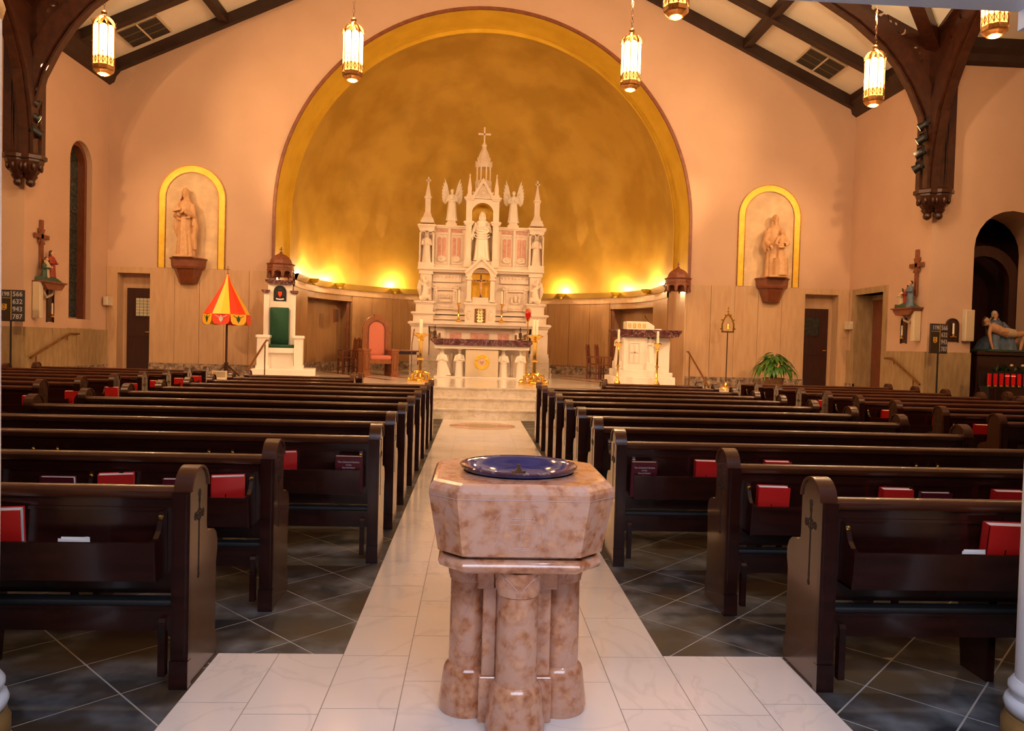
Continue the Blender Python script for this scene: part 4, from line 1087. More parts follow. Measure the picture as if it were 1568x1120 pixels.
def corn(b, x0, x1, y0, y1, z, h=.10, e=.06):
    "cornice slab with stepped moulding"
    b.box(x0-e, x1+e, y0-e, y1, z, z+h*.45); b.box(x0-e*.5, x1+e*.5, y0-e*.5, y1, z-h*.3, z); b.box(x0-e*.2, x1+e*.2, y0-e*.2, y1, z-h*.55, z-h*.3)
    b.box(x0-e*.6, x1+e*.6, y0-e*.6, y1, z+h*.45, z+h*.6)
zm = 2.14
# base block under the mensa with two side pedestals and recess
part('base_block', MB().box(-1.5, 1.5, 22.75, 24.2, ZP, zm-.06))
for s in (-1, 1):
    x0, x1 = sorted((s*1.52, s*2.06)); part('side_pedestal', MB().box(x0, x1, 22.3, 24.2, ZC, 1.32).box(x0+(.03 if s > 0 else 0), x1-(.03 if s > 0 else -.03)+0, 22.34, 24.2, 1.32, zm-.06) if s > 0 else MB().box(x0, x1, 22.3, 24.2, ZC, 1.32).box(x0+.03, x1, 22.34, 24.2, 1.32, zm-.06))
b = MB(); corn(b, -2.04, 2.04, 22.32, 24.2, zm-.01, .12, .08); part('mensa', b)
part('mensa_front', MB().box(-1.0, 1.0, 22.6, 22.8, ZP, zm-.08).box(-1.2, -1.0, 22.55, 22.8, ZP, zm-.08).box(1.0, 1.2, 22.55, 22.8, ZP, zm-.08))
for (x, w_) in ((-.72, .17), (0, .27), (.72, .17)): part('rose_panel', MB().box(x-w_, x+w_, 22.575, 22.61, 1.66, 1.90), 'pinkpanel')
for s in (-1, 1):   # carved brackets beneath the mensa
    part('scroll_bracket', MB().prism([(s*1.05, zm-.08), (s*1.5, zm-.08), (s*1.48, zm-.2), (s*1.3, zm-.26), (s*1.18, zm-.4), (s*1.05, zm-.42)], 22.5, 22.75), lbl_=None)
# gradine steps above the mensa
zg1, zg2, zg3 = 2.14, 2.49, 2.83
b = MB(); b.box(-1.95, 1.95, 23.05, 24.3, zg1, zg1+.13); b.box(-1.90, 1.90, 23.1, 24.3, zg1+.13, zg2-.06); part('gradine', b)
for s in (-1, 1):
    x0, x1 = sorted((s*1.42, s*2.02)); b = MB(); b.box(x0, x1, 22.85, 24.2, zg1, zg2-.06); corn(b, x0, x1, 22.85, 24.2, zg2-.04, .1, .07); part('pedestal_block', b)
    x0, x1 = sorted((s*1.43, s*1.95)); b = MB(); b.box(x0, x1, 22.9, 24.2, zg2, zg3-.06); corn(b, x0, x1, 22.9, 24.2, zg3-.04, .1, .06); part('pedestal_block', b)
part('gradine_moulding', MB().box(-1.42, 1.42, 23.0, 23.2, 2.30, 2.34).box(-1.42, 1.42, 23.02, 23.2, 2.46, 2.52))
# lower wall with relief panels
zf0, zf1, zmid = 2.5, 3.47, 3.80
part('lower_wall', MB().box(-1.80, 1.80, 23.2, 24.2, 2.45, zmid))
for s in (-1, 1):
    cx = s*1.08 if s < 0 else 1.08
    b = MB(); o_ = [(cx-.36, 2.62), (cx+.36, 2.62), (cx+.36, 3.34), (cx-.36, 3.34)]; i_ = [(cx-.24, 2.76), (cx+.24, 2.76), (cx+.24, 3.20), (cx-.24, 3.20)]
    b.ring(o_, i_, 23.11, 23.2, closed=True)
    fr = part('relief_frame', b)
    sc = MB()
    for (a, c_) in ((-1, -1), (1, -1), (1, 1), (-1, 1)):
        sc.prism([(cx+a*.33+.09*cos(q), 2.98+c_*.33+.07*sin(q)) for q in [i*pi/5 for i in range(10)]], 23.07, 23.12); sc.tube([(cx+a*.30, 23.07, 2.98+c_*.33), (cx+a*.38, 23.05, 2.98+c_*.37), (cx+a*.40, 23.06, 2.98+c_*.28)], .022, 6)
    for q in range(7): sc.ball((cx-.21+.07*q, 23.10, 3.27), (.025, .015, .03), seg=6, ring=4); sc.ball((cx-.21+.07*q, 23.10, 2.69), (.025, .015, .03), seg=6, ring=4)
    for q in range(6): sc.ball((cx-.30, 23.10, 2.80+.07*q), (.022, .015, .028), seg=6, ring=4); sc.ball((cx+.30, 23.10, 2.80+.07*q), (.022, .015, .028), seg=6, ring=4)
    part('carved_scrolls', sc, par=fr)
    rl = MB()
    if s < 0:   # supper scene: figures above a draped table
        rl.box(cx-.17, cx+.17, 23.14, 23.2, 2.84, 2.92)
        for q in range(7): rl.ball((cx-.16+.053*q, 23.15, 2.98+.02*(q % 2)), (.022, .03, .05), seg=6, ring=5)
        for q in range(7): rl.ball((cx-.16+.053*q, 23.14, 3.05+.02*(q % 2)), (.014, .02, .018), seg=6, ring=5)
        for q in range(9): rl.box(cx-.16+.04*q, cx-.15+.04*q, 23.12, 23.14, 2.80, 2.87)
    else:       # figure before an altar with rays
        rl.ball((cx, 23.15, 3.0), (.05, .04, .12), seg=8, ring=6); rl.ball((cx, 23.14, 3.13), (.025, .025, .03), seg=8, ring=6)
        for q in (-1, 1): rl.ball((cx+q*.12, 23.15, 2.93), (.04, .03, .09), seg=8, ring=6); rl.ball((cx+q*.12, 23.14, 3.04), (.02, .02, .025), seg=8, ring=6)
        rl.tube([(cx+.14*cos(q), 23.14, 2.90-.07*sin(q)) for q in [i*pi/8 for i in range(9)]], .012, 5)
    part('relief_scene', rl, par=fr)
    a, c_ = sorted((s*.60, s*1.46))
    part('frieze', MB().box(a, c_, 23.12, 23.25, 3.45, 3.50).box(a, c_, 23.16, 23.25, 3.5, 3.74))
    dn = MB()
    for q in range(24): x = a+.02+(c_-a-.04)*q/23; dn.box(x-.012, x+.012, 23.04, 23.1, 3.765, 3.80)
    for q in range(8): x = a+.07+(c_-a-.14)*q/7; dn.ball((x, 23.15, 3.62), (.03, .02, .035), seg=6, ring=4)
    part('dentil_row', dn)['kind'] = 'stuff'
    a, c_ = sorted((s*1.46, s*1.88))
    # corner block with adoring angel in relief
    cb = part('corner_block', MB().box(a+.04, c_-.04, 22.98, 24.2, zg3, 3.72).box(a, c_, 22.94, 24.2, 3.66, 3.76))
    an = MB(); ex = s*1.67; f_ = -s
    for (pp, rr) in (([(ex-f_*.12, 22.90, zg3+.03), (ex-f_*.02, 22.88, zg3+.12), (ex+f_*.02, 22.88, zg3+.32), (ex-f_*.0, 22.9, zg3+.5)], [.10, .12, .09, .06]),
                     ([(ex-f_*.02, 22.9, zg3+.10), (ex+f_*.14, 22.86, zg3+.14), (ex+f_*.15, 22.87, zg3+.02)], [.10, .08, .05]),
                     ([(ex+f_*.02, 22.88, zg3+.46), (ex+f_*.12, 22.84, zg3+.38), (ex+f_*.18, 22.83, zg3+.48)], [.04, .035, .022])):
        an.tube(pp, rr, 8)
    an.ball((ex+f_*.03, 22.87, zg3+.60), (.055, .055, .068), seg=10, ring=8)
    an.tube([(ex-f_*.06, 22.93, zg3+.48), (ex-f_*.17, 22.95, zg3+.62), (ex-f_*.19, 22.97, zg3+.40), (ex-f_*.15, 22.96, zg3+.10)], [.05, .06, .07, .02], 7)
    an.tube([(ex-f_*.02, 22.93, zg3+.50), (ex-f_*.06, 22.95, zg3+.74), (ex-f_*.10, 22.97, zg3+.78)], [.04, .05, .01], 7)
    ao = part('adoring_angel', an, par=cb, lbl_='angel kneeling in prayer'); fuse(ao, .014)
b = MB(); corn(b, -1.82, 1.82, 22.98, 24.2, 3.80, .11, .10); part('middle_cornice', b)
# upper wall
zt = 5.18
part('upper_wall', MB().box(-1.80, 1.80, 23.35, 24.2, 3.86, zt-.05).box(-1.76, 1.76, 23.25, 24.2, 3.86, 3.98))
b = MB(); corn(b, -1.72, 1.72, 23.3, 24.2, zt-.03, .09, .06); part('upper_cornice', b)
for s in (-1, 1):
    for cx in (s*1.23, s*.78):
        for d_ in (-.072, .072):
            part('arched_inlay', MB().prism(archpoly(cx+d_, .048, 4.24, 4.80, 6), 23.325, 23.36), 'pinkpanel')
        rw = MB().prism([(cx+.135*cos(q), 4.18+.10*sin(q)) for q in [i*pi/9 for i in range(18)]], 23.30, 23.35)
        rw.tube([(cx+.10*cos(q), 23.30, 4.18+.075*sin(q)) for q in [i*pi/6 for i in range(13)]], .014, 5)
        rw.ball((cx, 23.30, 4.19), (.05, .02, .035), seg=8, ring=5)
        part('wreath_roundel', rw)
        part('panel_moulding', MB().ring([(cx-.19, 4.02), (cx+.19, 4.02), (cx+.19, 4.94), (cx-.19, 4.94)], [(cx-.17, 4.04), (cx+.17, 4.04), (cx+.17, 4.92), (cx-.17, 4.92)], 23.325, 23.36, closed=True))
        a = cx-.17; part('rose_strip', MB().box(cx-.16, cx+.16, 23.32, 23.36, 5.0, 5.10), 'pinkpanel')
    a, c_ = sorted((s*.975, s*1.035)); part('pilaster_strip', MB().box(a, c_, 23.30, 23.4, 3.95, zt-.08))
    # corner pier with saint under a canopy
    X = s*1.68
    b = MB(); b.box(X-.24, X+.24, 23.0, 24.2, 3.86, 4.02); b.box(X-.20, X+.20, 23.32, 24.2, 4.02, 5.0); 
    for q in (-1, 1): b.box(X+q*.20-.022, X+q*.20+.022, 23.04, 23.3, 4.02, 4.92)
    b.box(X-.22, X+.22, 23.04, 24.2, 4.98, 5.08); corn(b, X-.22, X+.22, 23.04, 24.2, 5.12, .1, .06)
    pr = part('corner_pier', b)
    ca = MB()
    for q in (-.11, .11): ca.ring(archpoly(X+q, .10, 4.82, 4.88, 8), archpoly(X+q, .075, 4.82, 4.88, 8), 23.03, 23.10)
    part('canopy_arches', ca, par=pr)
    st = MB(); robe(st, .92, nf=7, mt=Matrix.Translation((X, 23.16, 4.02))); head(st, (X, 23.16, 4.02+.86), .9); hairdo(st, (X, 23.16, 4.88), .9, True)
    for q in (-1, 1): st.tube([(X+q*.11, 23.16, 4.72), (X+q*.15, 23.12, 4.56), (X+q*.03, 23.06, 4.58)], [.04, .04, .025], 7)
    fuse(part('carved_saint', st, par=pr), .013)
    # pinnacle
    pn_ = MB(); pn_.box(X-.20, X+.20, 23.1, 23.5, 5.24, 5.32); pn_.box(X-.17, X+.17, 23.13, 23.47, 5.32, 5.40)
    pn_.frus([(.2, 5.40), (.11, 5.60)], 4, Matrix.Translation((X, 23.3, 0)), ph=pi/4); pn_.box(X-.08, X+.08, 23.22, 23.38, 5.6, 6.02); pn_.box(X-.11, X+.11, 23.19, 23.41, 6.0, 6.05)
    pn_.frus([(.12, 6.05), (.03, 6.45), (.03, 6.52)], 4, Matrix.Translation((X, 23.3, 0)), ph=pi/4)
    pn_.box(X-.07, X+.07, 23.28, 23.32, 6.53, 6.58).box(X-.02, X+.02, 23.28, 23.32, 6.48, 6.66)
    part('pinnacle', pn_)
# central tower with the statue niche
zn0, zns = 4.14, 5.54
ct = MB()
for q in (-1, 1):
    a, c_ = sorted((q*.32, q*.50)); ct.box(a, c_, 22.95, 24.2, 3.86, 5.95)
    ct.box(a-.02, c_+.02, 22.90, 23.0, 3.9, 4.1); ct.box(a+.03, c_-.03, 22.93, 22.96, 4.15, 5.2)
ct.box(-.34, .34, 23.45, 24.2, 3.86, 6.0)
N_ = 12; ar = arcpts(0, zns, .33, 180, 0, N_)
ct.prism([(-.33, 5.98)]+ar+[(.33, 5.98)], 22.97, 23.5)
ct.box(-.34, .34, 22.97, 23.5, 3.86, 4.10)
ctw = part('central_tower', ct)
part('niche_lining', MB().add([(x, y, z) for y in (22.99, 23.4) for x, z in [(.318, 4.1)]+arcpts(0, zns, .318, 0, 180, 16)+[(-.318, 4.1)]], [(i, i+1, 19+i+1, 19+i) for i in range(18)]).prism(archpoly(0, .33, 4.1, zns, 12), 23.40, 23.45), 'gold_band', lbl_='gilded niche lining')
for q in (-1, 1):
    for z_ in (5.24, 5.98): b = MB(); a, c_ = sorted((q*.30, q*.52)); corn(b, a, c_, 22.93, 24.0, z_, .1, .05); part('tower_cornice', b)
b = None
gb = MB().ring([(-.36, 6.0), (0, 6.62), (.36, 6.0)], [(-.27, 6.0), (0, 6.46), (.27, 6.0)], 22.92, 23.3)
gb.prism([(-.3, 6.0), (0, 6.5), (.3, 6.0)], 23.0, 23.3); gb.tube([(.10*cos(q), 22.98, 6.16+.10*sin(q)) for q in [i*pi/6 for i in range(13)]], .018, 5); gb.ball((0, 22.98, 6.16), (.05, .03, .05))
for t_ in (.2, .4, .6, .8):
    for q in (-1, 1): gb.ball((q*.37*(1-t_), 23.0, 6.02+.62*t_+.03), (.03, .03, .04), seg=6, ring=4)
part('gable', gb)
for q in (-1, 1):
    X = q*.41; pp = MB().box(X-.09, X+.09, 22.98, 23.16, 6.03, 6.12).box(X-.06, X+.06, 23.0, 23.13, 6.12, 6.3).frus([(.09, 6.3), (.02, 6.68), (.035, 6.70), (.012, 6.76)], 4, Matrix.Translation((X, 23.07, 0)), ph=pi/4)
    part('pinnacle', pp)
# lantern spire
sp_ = MB(); T_ = Matrix.Translation((0, 23.35, 0))
sp_.frus([(.27, 6.2), (.27, 6.56), (.25, 6.60)], 8, T_, ph=pi/8)
dr_ = part('spire_drum', sp_)
for k in range(8):
    a = k*pi/4+pi/8; c_ = MB().tube([(.215*cos(a), 23.35+.215*sin(a), 6.6), (.215*cos(a), 23.35+.215*sin(a), 7.02)], .024, 6); part('colonnette', c_, par=dr_)
cu_ = MB().frus([(.245, 7.0), (.255, 7.06), (.24, 7.10), (.235, 7.16), (.215, 7.18), (.205, 7.24), (.17, 7.38), (.12, 7.50), (.075, 7.58), (.065, 7.66), (.085, 7.70), (.04, 7.74)], 8, T_, ph=pi/8)
for k in range(8): a = k*pi/4; cu_.prism([(-.05, 7.04), (.05, 7.04), (0, 7.22)], -.26, -.22, 'y', T_ @ Matrix.Rotation(a, 4, 'Z')); cu_.ball((.2*cos(a+pi/8), 23.35+.2*sin(a+pi/8), 7.28), (.022, .022, .04), seg=6, ring=4)
part('cupola', cu_, sm=30)
part('top_cross', MB().box(-.022, .022, 23.33, 23.37, 7.72, 8.26).box(-.19, .19, 23.33, 23.37, 8.02, 8.07).box(-.05, .05, 23.32, 23.38, 7.7, 7.76))
# tabernacle with exposition niche
tb = MB()
for q in (-1, 1):
    a, c_ = sorted((q*.28, q*.42)); tb.box(a+.003, c_-.003, 22.735, 23.1, 2.86, 3.60); tb.box(a-.02, c_+.02, 22.69, 23.1, 3.50, 3.56); tb.box(a-.02, c_+.02, 22.69, 23.1, 2.84, 2.92)
ar = arcpts(0, 3.60, .28, 180, 0, 12)
tb.prism([(-.46, 3.76), (-.46, 3.60), (-.28, 3.60)]+ar[1:-1]+[(.28, 3.60), (.46, 3.60), (.46, 3.76), (0, 4.18)], 22.72, 23.1)
tb.ring([(-.50, 3.74), (0, 4.22), (.50, 3.74)], [(-.46, 3.68), (0, 4.12), (.46, 3.68)], 22.66, 23.1)
tb.box(-.30, .30, 22.74, 23.1, 2.80, 2.9); tb.box(-.24, .24, 22.69, 23.0, 2.72, 2.98)
part('exposition_canopy', tb)
part('exposition_lining', MB().prism(archpoly(0, .29, 2.88, 3.60, 12), 23.08, 23.14).add([(x, y, z) for y in (22.74, 23.09) for x, z in [(.275, 2.88)]+arcpts(0, 3.60, .275, 0, 180, 16)+[(-.275, 2.88)]], [(i, i+1, 19+i+1, 19+i) for i in range(18)]), 'gold_frame', lbl_='gilded lining of the small niche')
lb = MB().box(-.46, .46, 22.7, 23.2, 2.16, 2.72); corn(lb, -.46, .46, 22.7, 23.2, 2.76, .1, .04); lb.box(-.5, .5, 22.66, 23.2, 2.12, 2.2)
tbn = part('tabernacle_case', lb)
for q in (-1, 1):
    rr = MB().ball((q*.33, 22.69, 2.42), (.05, .03, .13), seg=8, ring=6).ball((q*.33, 22.68, 2.57), (.03, .03, .035), seg=8, ring=6).tube([(q*.33-.06, 22.69, 2.3), (q*.33-.05, 22.68, 2.5), (q*.33-.02, 22.69, 2.62)], .02, 5)
    part('relief_figure', rr, par=tbn)
td = MB().box(-.165, .165, 22.67, 22.7, 2.21, 2.64)
dd = part('tabernacle_door', td, 'old_brass', lbl_='brown and gold tabernacle door')
gd = MB().box(-.07, .07, 22.655, 22.675, 2.23, 2.62)
for z in (2.28, 2.37, 2.46, 2.55): gd.box(-.1, .1, 22.65, 22.66, z-.012, z+.012); gd.ball((0, 22.65, z+.04), (.03, .015, .03), seg=8, ring=5)
part('gilt_relief', gd, 'brass', par=dd)

# crucifix in the niche
cr = thing('crucifix', 'dark crucifix standing in the small gilded niche of the high altar', 'crucifix', (-.05, 22.88, 2.98))
obj('cross', MB().box(-.022, .022, -.012, .012, 0, .70).box(-.22, .22, -.012, .012, .50, .54).box(-.06, .06, -.04, .04, -.0, .03), 'hair', cr)
cf_ = MB(); cf_.tube([(-.20, -.03, .535), (-.1, -.035, .48), (-.03, -.035, .45)], [.009, .014, .018], 6); cf_.tube([(.20, -.03, .535), (.1, -.035, .48), (.03, -.035, .45)], [.009, .014, .018], 6)
cf_.tube([(0, -.035, .47), (0, -.04, .38), (.01, -.035, .30), (0, -.045, .2), (.005, -.03, .08)], [.03, .034, .034, .022, .01], 8); cf_.ball((.012, -.045, .52), (.022, .025, .03))
obj('corpus', cf_, 'skin', cr, 50); obj('loincloth', MB().ball((.008, -.037, .29), (.042, .04, .035)), 'cream', cr, 60)
# main statue
def statue(nm, lbl_, cat, loc, H, build, mt='statue_white', vox=.013, rz=0, grp=None, wx=1):
    b = MB(); build(b, H); b.v = [(x*wx, y, z) for x, y, z in b.v]; o_ = obj(nm, b, mt, None, None, loc, (0, 0, rz)); tag(o_, lbl_, cat, grp); return fuse(o_, vox*H/1.5)
def sacred(b, H):
    robe(b, H, nf=9, amp=.07); head(b, (0, -.01, .93*H), H*.95, True); hairdo(b, (0, -.01, .93*H), H*.95)
    arm(b, 1, H, (.17, -.02, .60), (.04, -.11, .67), 1.2); arm(b, -1, H, (-.19, -.02, .58), (-.20, -.10, .50), 1.3, (-.2, -.5, -.4))
    for k in range(5): z = (.70-.05*k)*H; w_ = (.10+.012*k)*H; b.tube([(w_*cos(q)*1.05, -.085*H-.02*H*abs(sin(q)), z-.055*H*sin(q)) for q in [i*pi/8 for i in range(9)]], .012*H, 5)
    b.box(-.16*H, .16*H, -.13*H, .13*H, -.0, .03*H)
statue('christ_statue', 'white marble robed Christ statue in the tall gilded niche of the high altar', 'statue', (-.05, 23.16, 4.12), 1.50, sacred)
def angel(sgn):
    def f(b, H):
        robe(b, H, nf=8, amp=.08); head(b, (0, -.01, .93*H), H, False); hairdo(b, (0, -.01, .93*H), H, False)
        for q in (-1, 1): arm(b, q, H, (q*.17, -.03, .62), (q*.015, -.12, .70), 1.2, (0, -.2, .6)); wing(b, q, (q*.07*H, .07*H, .72*H), H*.95)
        b.box(-.17*H, .17*H, -.14*H, .14*H, -.0, .03*H)
    return f
for s in (-1, 1):
    X = s*.955
    part('angel_pedestal', MB().box(X-.17, X+.17, 23.3, 23.64, 5.2, 5.28).box(X-.13, X+.13, 23.34, 23.6, 5.28, 5.36))
    statue('angel_statue', 'white marble praying angel with raised wings, atop the %s of the high altar' % ('left' if s < 0 else 'right'), 'statue', (X-.05, 23.45, 5.36), .98, angel(s), grp='angels on the high altar')
def candlestick(lbl_, loc, H, hc, r=.045, ornate=False, candles=1, grp='candlesticks', wax=.03):
    t = thing('candlestick', lbl_, 'candlestick', loc, 0, grp)
    pr = [(.0, 0)]
    bh = H*.16
    obj('base', MB().lathe([(r*2.2, 0), (r*2.3, bh*.12), (r*1.4, bh*.3), (r*1.6, bh*.5), (r*.8, bh*.8), (r*.6, bh)], segs=6 if ornate else 16, ph=.3), 'brass', t, 45)
    if ornate:
        f_ = MB()
        for k in range(3):
            a = k*2*pi/3-pi/2; f_.tube([(r*1.0*cos(a), r*sin(a), bh*1.0), (r*2.6*cos(a), r*2.6*sin(a), bh*.75), (r*2.4*cos(a), r*2.4*sin(a), bh*.35), (r*3.3*cos(a), r*3.3*sin(a), .03)], [r*.4, r*.5, r*.45, r*.55], 8)
            f_.ball((r*3.3*cos(a), r*3.3*sin(a), .04), r*.8, seg=8, ring=6)
        obj('lion_feet', f_, 'brass', t, 50)
    st = H-hc
    pr = [(r*.6, bh), (r*.75, bh+.02), (r*.5, bh+.04), (r*.5, st*.45), (r*.95, st*.46), (r*1.0, st*.48), (r*.5, st*.5), (r*.5, st*.82), (r*.8, st*.85), (r*.6, st*.88), (r*1.2, st*.93), (r*1.9, st*.96), (r*2.0, st*.98), (r*1.2, st)]
    obj('stem', MB().lathe(pr, segs=16), 'brass', t, 40)
    for k in range(candles):
        ox = 0 if candles == 1 else (k-.5)*wax*2.2
        c_ = obj('candle', MB().lathe([(wax, st-.02), (wax, H-.02), (wax*.7, H)], (ox, 0, 0), 14), 'candle', t, 40)
        obj('wick', MB().tube([(ox, 0, H), (ox, 0, H+.03)], .004, 4), 'black', c_)
    return t
for s in (-1, 1):
    candlestick('slim gilt altar candlestick %s of the tabernacle' % ('left' if s < 0 else 'right'), (s*.645-.05, 22.6, zm+.06), .98, .38, .04, grp='slim candlesticks on the high altar', wax=.022)

# ============================================================ free-standing altar
AY = 20.7
al = thing('altar_table', 'altar with mottled mauve marble top carried by four white figures', 'altar', (.02, AY, ZC))
ZA = 1.70-ZC
def aprt(nm, b, mt, par=None, sm=None, lbl_=None): return obj(nm, b, mt, par or al, sm, label=lbl_)
tp = MB(); 
tp.prism([(-1.44, ZA), (1.44, ZA), (1.44, ZA-.03), (1.30, ZA-.17), (-1.30, ZA-.17), (-1.44, ZA-.03)], -.08, 1.0)
aprt('mauve_top', tp, 'mauve'); aprt('white_slab', MB().cbox(-1.31, 1.31, .0, .95, ZA-.27, ZA-.17, .008), 'statue_white')
aprt('core', MB().box(-1.24, 1.24, .5, .88, 0, ZA-.27), 'altar_marble')
aprt('plinth', MB().cbox(-1.31, 1.31, -.02, .95, 0, .035, .01), 'statue_white')
cpn = aprt('centre_panel', MB().cbox(-.455, .455, .06, .6, .035, ZA-.28, .01), 'offwhite')
wr_ = MB().ring([(.205*cos(q), .44+.205*sin(q)) for q in [i*2*pi/32 for i in range(32)]], [(.11*cos(q), .44+.11*sin(q)) for q in [i*2*pi/32 for i in range(32)]], .045, .062, closed=True)
for k in range(3):
    a = pi/2+k*2*pi/3+pi/3; wr_.ball((.158*cos(a), .05, .44+.158*sin(a)), (.05, .02, .05), seg=8, ring=6)
for k in range(18): a = k*2*pi/18; wr_.ball((.19*cos(a), .045, .44+.19*sin(a)), (.022, .012, .022), seg=6, ring=4)
aprt('gilt_wreath', wr_, 'gold_frame', cpn, 50, 'gilded wreath emblem')
aprt('heart', MB().prism([(0, .36), (.05, .42), (.065, .46), (.045, .49), (.015, .485), (0, .465), (-.015, .485), (-.045, .49), (-.065, .46), (-.05, .42)], .05, .062), 'pinkpanel', cpn)
for s in (-1, 1):
    aprt('gold_urn_relief', MB().lathe([(.03, 0.04), (.045, .08), (.022, .12), (.022, .40), (.05, .5), (.06, .62), (.04, .68)], (s*.85, .47, 0), 10), 'offwhite', None, 40)
for i, X in enumerate((-1.10, -.62, .60, 1.08)):
    b = MB(); Hh = .755
    robe(b, Hh, [(0, .155, .11), (.2, .14, .105), (.45, .13, .10), (.6, .125, .10), (.70, .135, .10), (.76, .13, .09), (.80, .10, .07), (.825, .055, .05), (.86, .04, .04)] if i else [(0, .19, .11), (.2, .18, .105), (.45, .165, .10), (.6, .15, .10), (.70, .145, .10), (.76, .13, .09), (.80, .10, .07), (.825, .055, .05), (.86, .04, .04)], 6, .05)
    head(b, (0, -.01, .90*Hh), Hh*.9, i in (1, 3)); hairdo(b, (0, -.01, .90*Hh), Hh*.9, i in (0, 2))
    for q in (-1, 1): arm(b, q, Hh, (q*.19, -.04, .56), (q*.03, -.13, .62), 1.2)
    if i == 0: b.prism([(.10*Hh, .62*Hh), (.34*Hh, .02), (.20*Hh, .02)], -.03, .03)
    b.box(-.10, .10, -.09, .09, -.035, .0)
    o_ = aprt('caryatid_figure', b, 'statue_white', None); o_.location = (X, .22, .035); fuse(o_, .011)
    aprt('figure_cap', MB().lathe([(.04, ZA-.31), (.05, ZA-.30), (.075, ZA-.28), (.08, ZA-.265)], (X, .22, 0), 12), 'statue_white', o_).location = (-X, -.22, -.035)
# objects on the altar
def small_cross(lbl_, loc):
    t = thing('altar_cross', lbl_, 'cross', loc, 0, 'bronze pieces behind the altar top')
    obj('stand', MB().lathe([(.07, 0), (.06, .03), (.02, .06), (.02, .10)], segs=10).box(-.045, .045, -.02, .02, .08, .22), 'hair', t); obj('cross', MB().box(-.012, .012, -.008, .008, .2, .38).box(-.04, .04, -.008, .008, .3, .32), 'hair', t)
    for q in (-1, 1): obj('side_panel', MB().box(q*.13-.03, q*.13+.03, -.012, .012, .02, .16).tube([(0, 0, .04), (q*.13, 0, .03)], .008, 5), 'old_brass', t)
small_cross('small dark bronze standing cross at the left end of the mensa', (-1.32, 21.35, 1.70)); small_cross('small dark bronze standing cross at the right end of the mensa', (1.10, 21.35, 1.70))
sl = thing('sanctuary_lamp', 'red glass sanctuary lamp on a slim gilt stand behind the altar', 'lamp', (1.33, 21.69, ZC))
obj('stand', MB().lathe([(.11, 0), (.11, .02), (.03, .06), (.018, .1), (.018, 1.62), (.04, 1.66), (.06, 1.70)], segs=12), 'brass', sl, 40)
obj('red_glass', MB().lathe([(.04, 1.70), (.075, 1.78), (.08, 1.90), (.06, 1.97)], segs=12), 'redglass', sl, 40); obj('crown', MB().lathe([(.06, 1.97), (.05, 2.0), (.02, 2.02)], segs=12).box(-.09, -.075, -.01, .01, 1.72, 1.99).box(.075, .09, -.01, .01, 1.72, 1.99), 'brass', sl)
candlestick('tall ornate gilt candlestick left of the altar, one candle', (*at(643, 585, Z=ZC).xy, ZC), 1.50, .34, .09, True, 1, 'tall gilt candlesticks beside the altar', .038)
P_ = at(818, 590, Z=ZC)
candlestick('tall ornate gilt candlestick right of the altar, two candles', (P_.x, P_.y+.1, ZC), 1.56, .36, .10, True, 2, 'tall gilt candlesticks beside the altar', .032)
# slim handrails flanking the steps of the high altar
for s in (-1, 1):
    r_ = thing('handrail', 'thin brass rail at the %s steps of the high altar' % ('left' if s < 0 else 'right'), 'handrail', (s*1.98, 21.6, ZC))
    obj('rail', MB().tube([(0, 0, .92), (0, .9, 1.42)], .014, 6), 'old_brass', r_); obj('post', MB().tube([(0, 0, 0), (0, 0, .92)], .012, 6), 'old_brass', r_); obj('post', MB().tube([(0, .9, .57), (0, .9, 1.42)], .012, 6), 'old_brass', r_)

# ============================================================ apse uplights
for i, (px, py) in enumerate([(470, 418), (513, 428), (601, 437), (864, 445), (950, 439), (1000, 430)]):
    # meet the ledge at its height
    q = at(px, py, Z=ZL+.10)
    best = min(range(200), key=lambda k: abs(atan2(pos(tot*(k+.5)/200)[0].x-CAM.x, pos(tot*(k+.5)/200)[0].y)-atan2(q.x-CAM.x, q.y)))
    p, nn = pos(tot*(best+.5)/200)
    if nn.dot(Vector((0, YC))-p) < 0: nn = -nn
    c = p+nn*.22; a = atan2(nn.y, nn.x)
    t = thing('wall_uplight', 'glowing gilt bowl uplight on the apse ledge, %s' % ('leftmost, behind the white throne canopy', 'second from left', 'just left of the high altar', 'just right of the high altar', 'second from right', 'rightmost, beside the right canopy')[i], 'uplight', (c.x, c.y, ZL-.08), a, 'apse ledge uplights')
    obj('bowl', MB().lathe([(.02, -.10), (.05, -.08), (.05, -.04), (.11, .0), (.15, .06), (.16, .085), (.14, .085), (.10, .03)], segs=16, cap=False), 'gold_band', t, 40)
    obj('bracket', MB().tube([(0, 0, -.04), (-.12, 0, -.03), (-.2, 0, .02)], .02, 6), 'gold_band', t)
    obj('bulb', MB().ball((0, 0, .05), .035), 'flameglow', t, 60)
    lamp('POINT', 'uplight_bulb', (c.x, c.y, ZL+.13), 70, (1, .66, .32), .04)
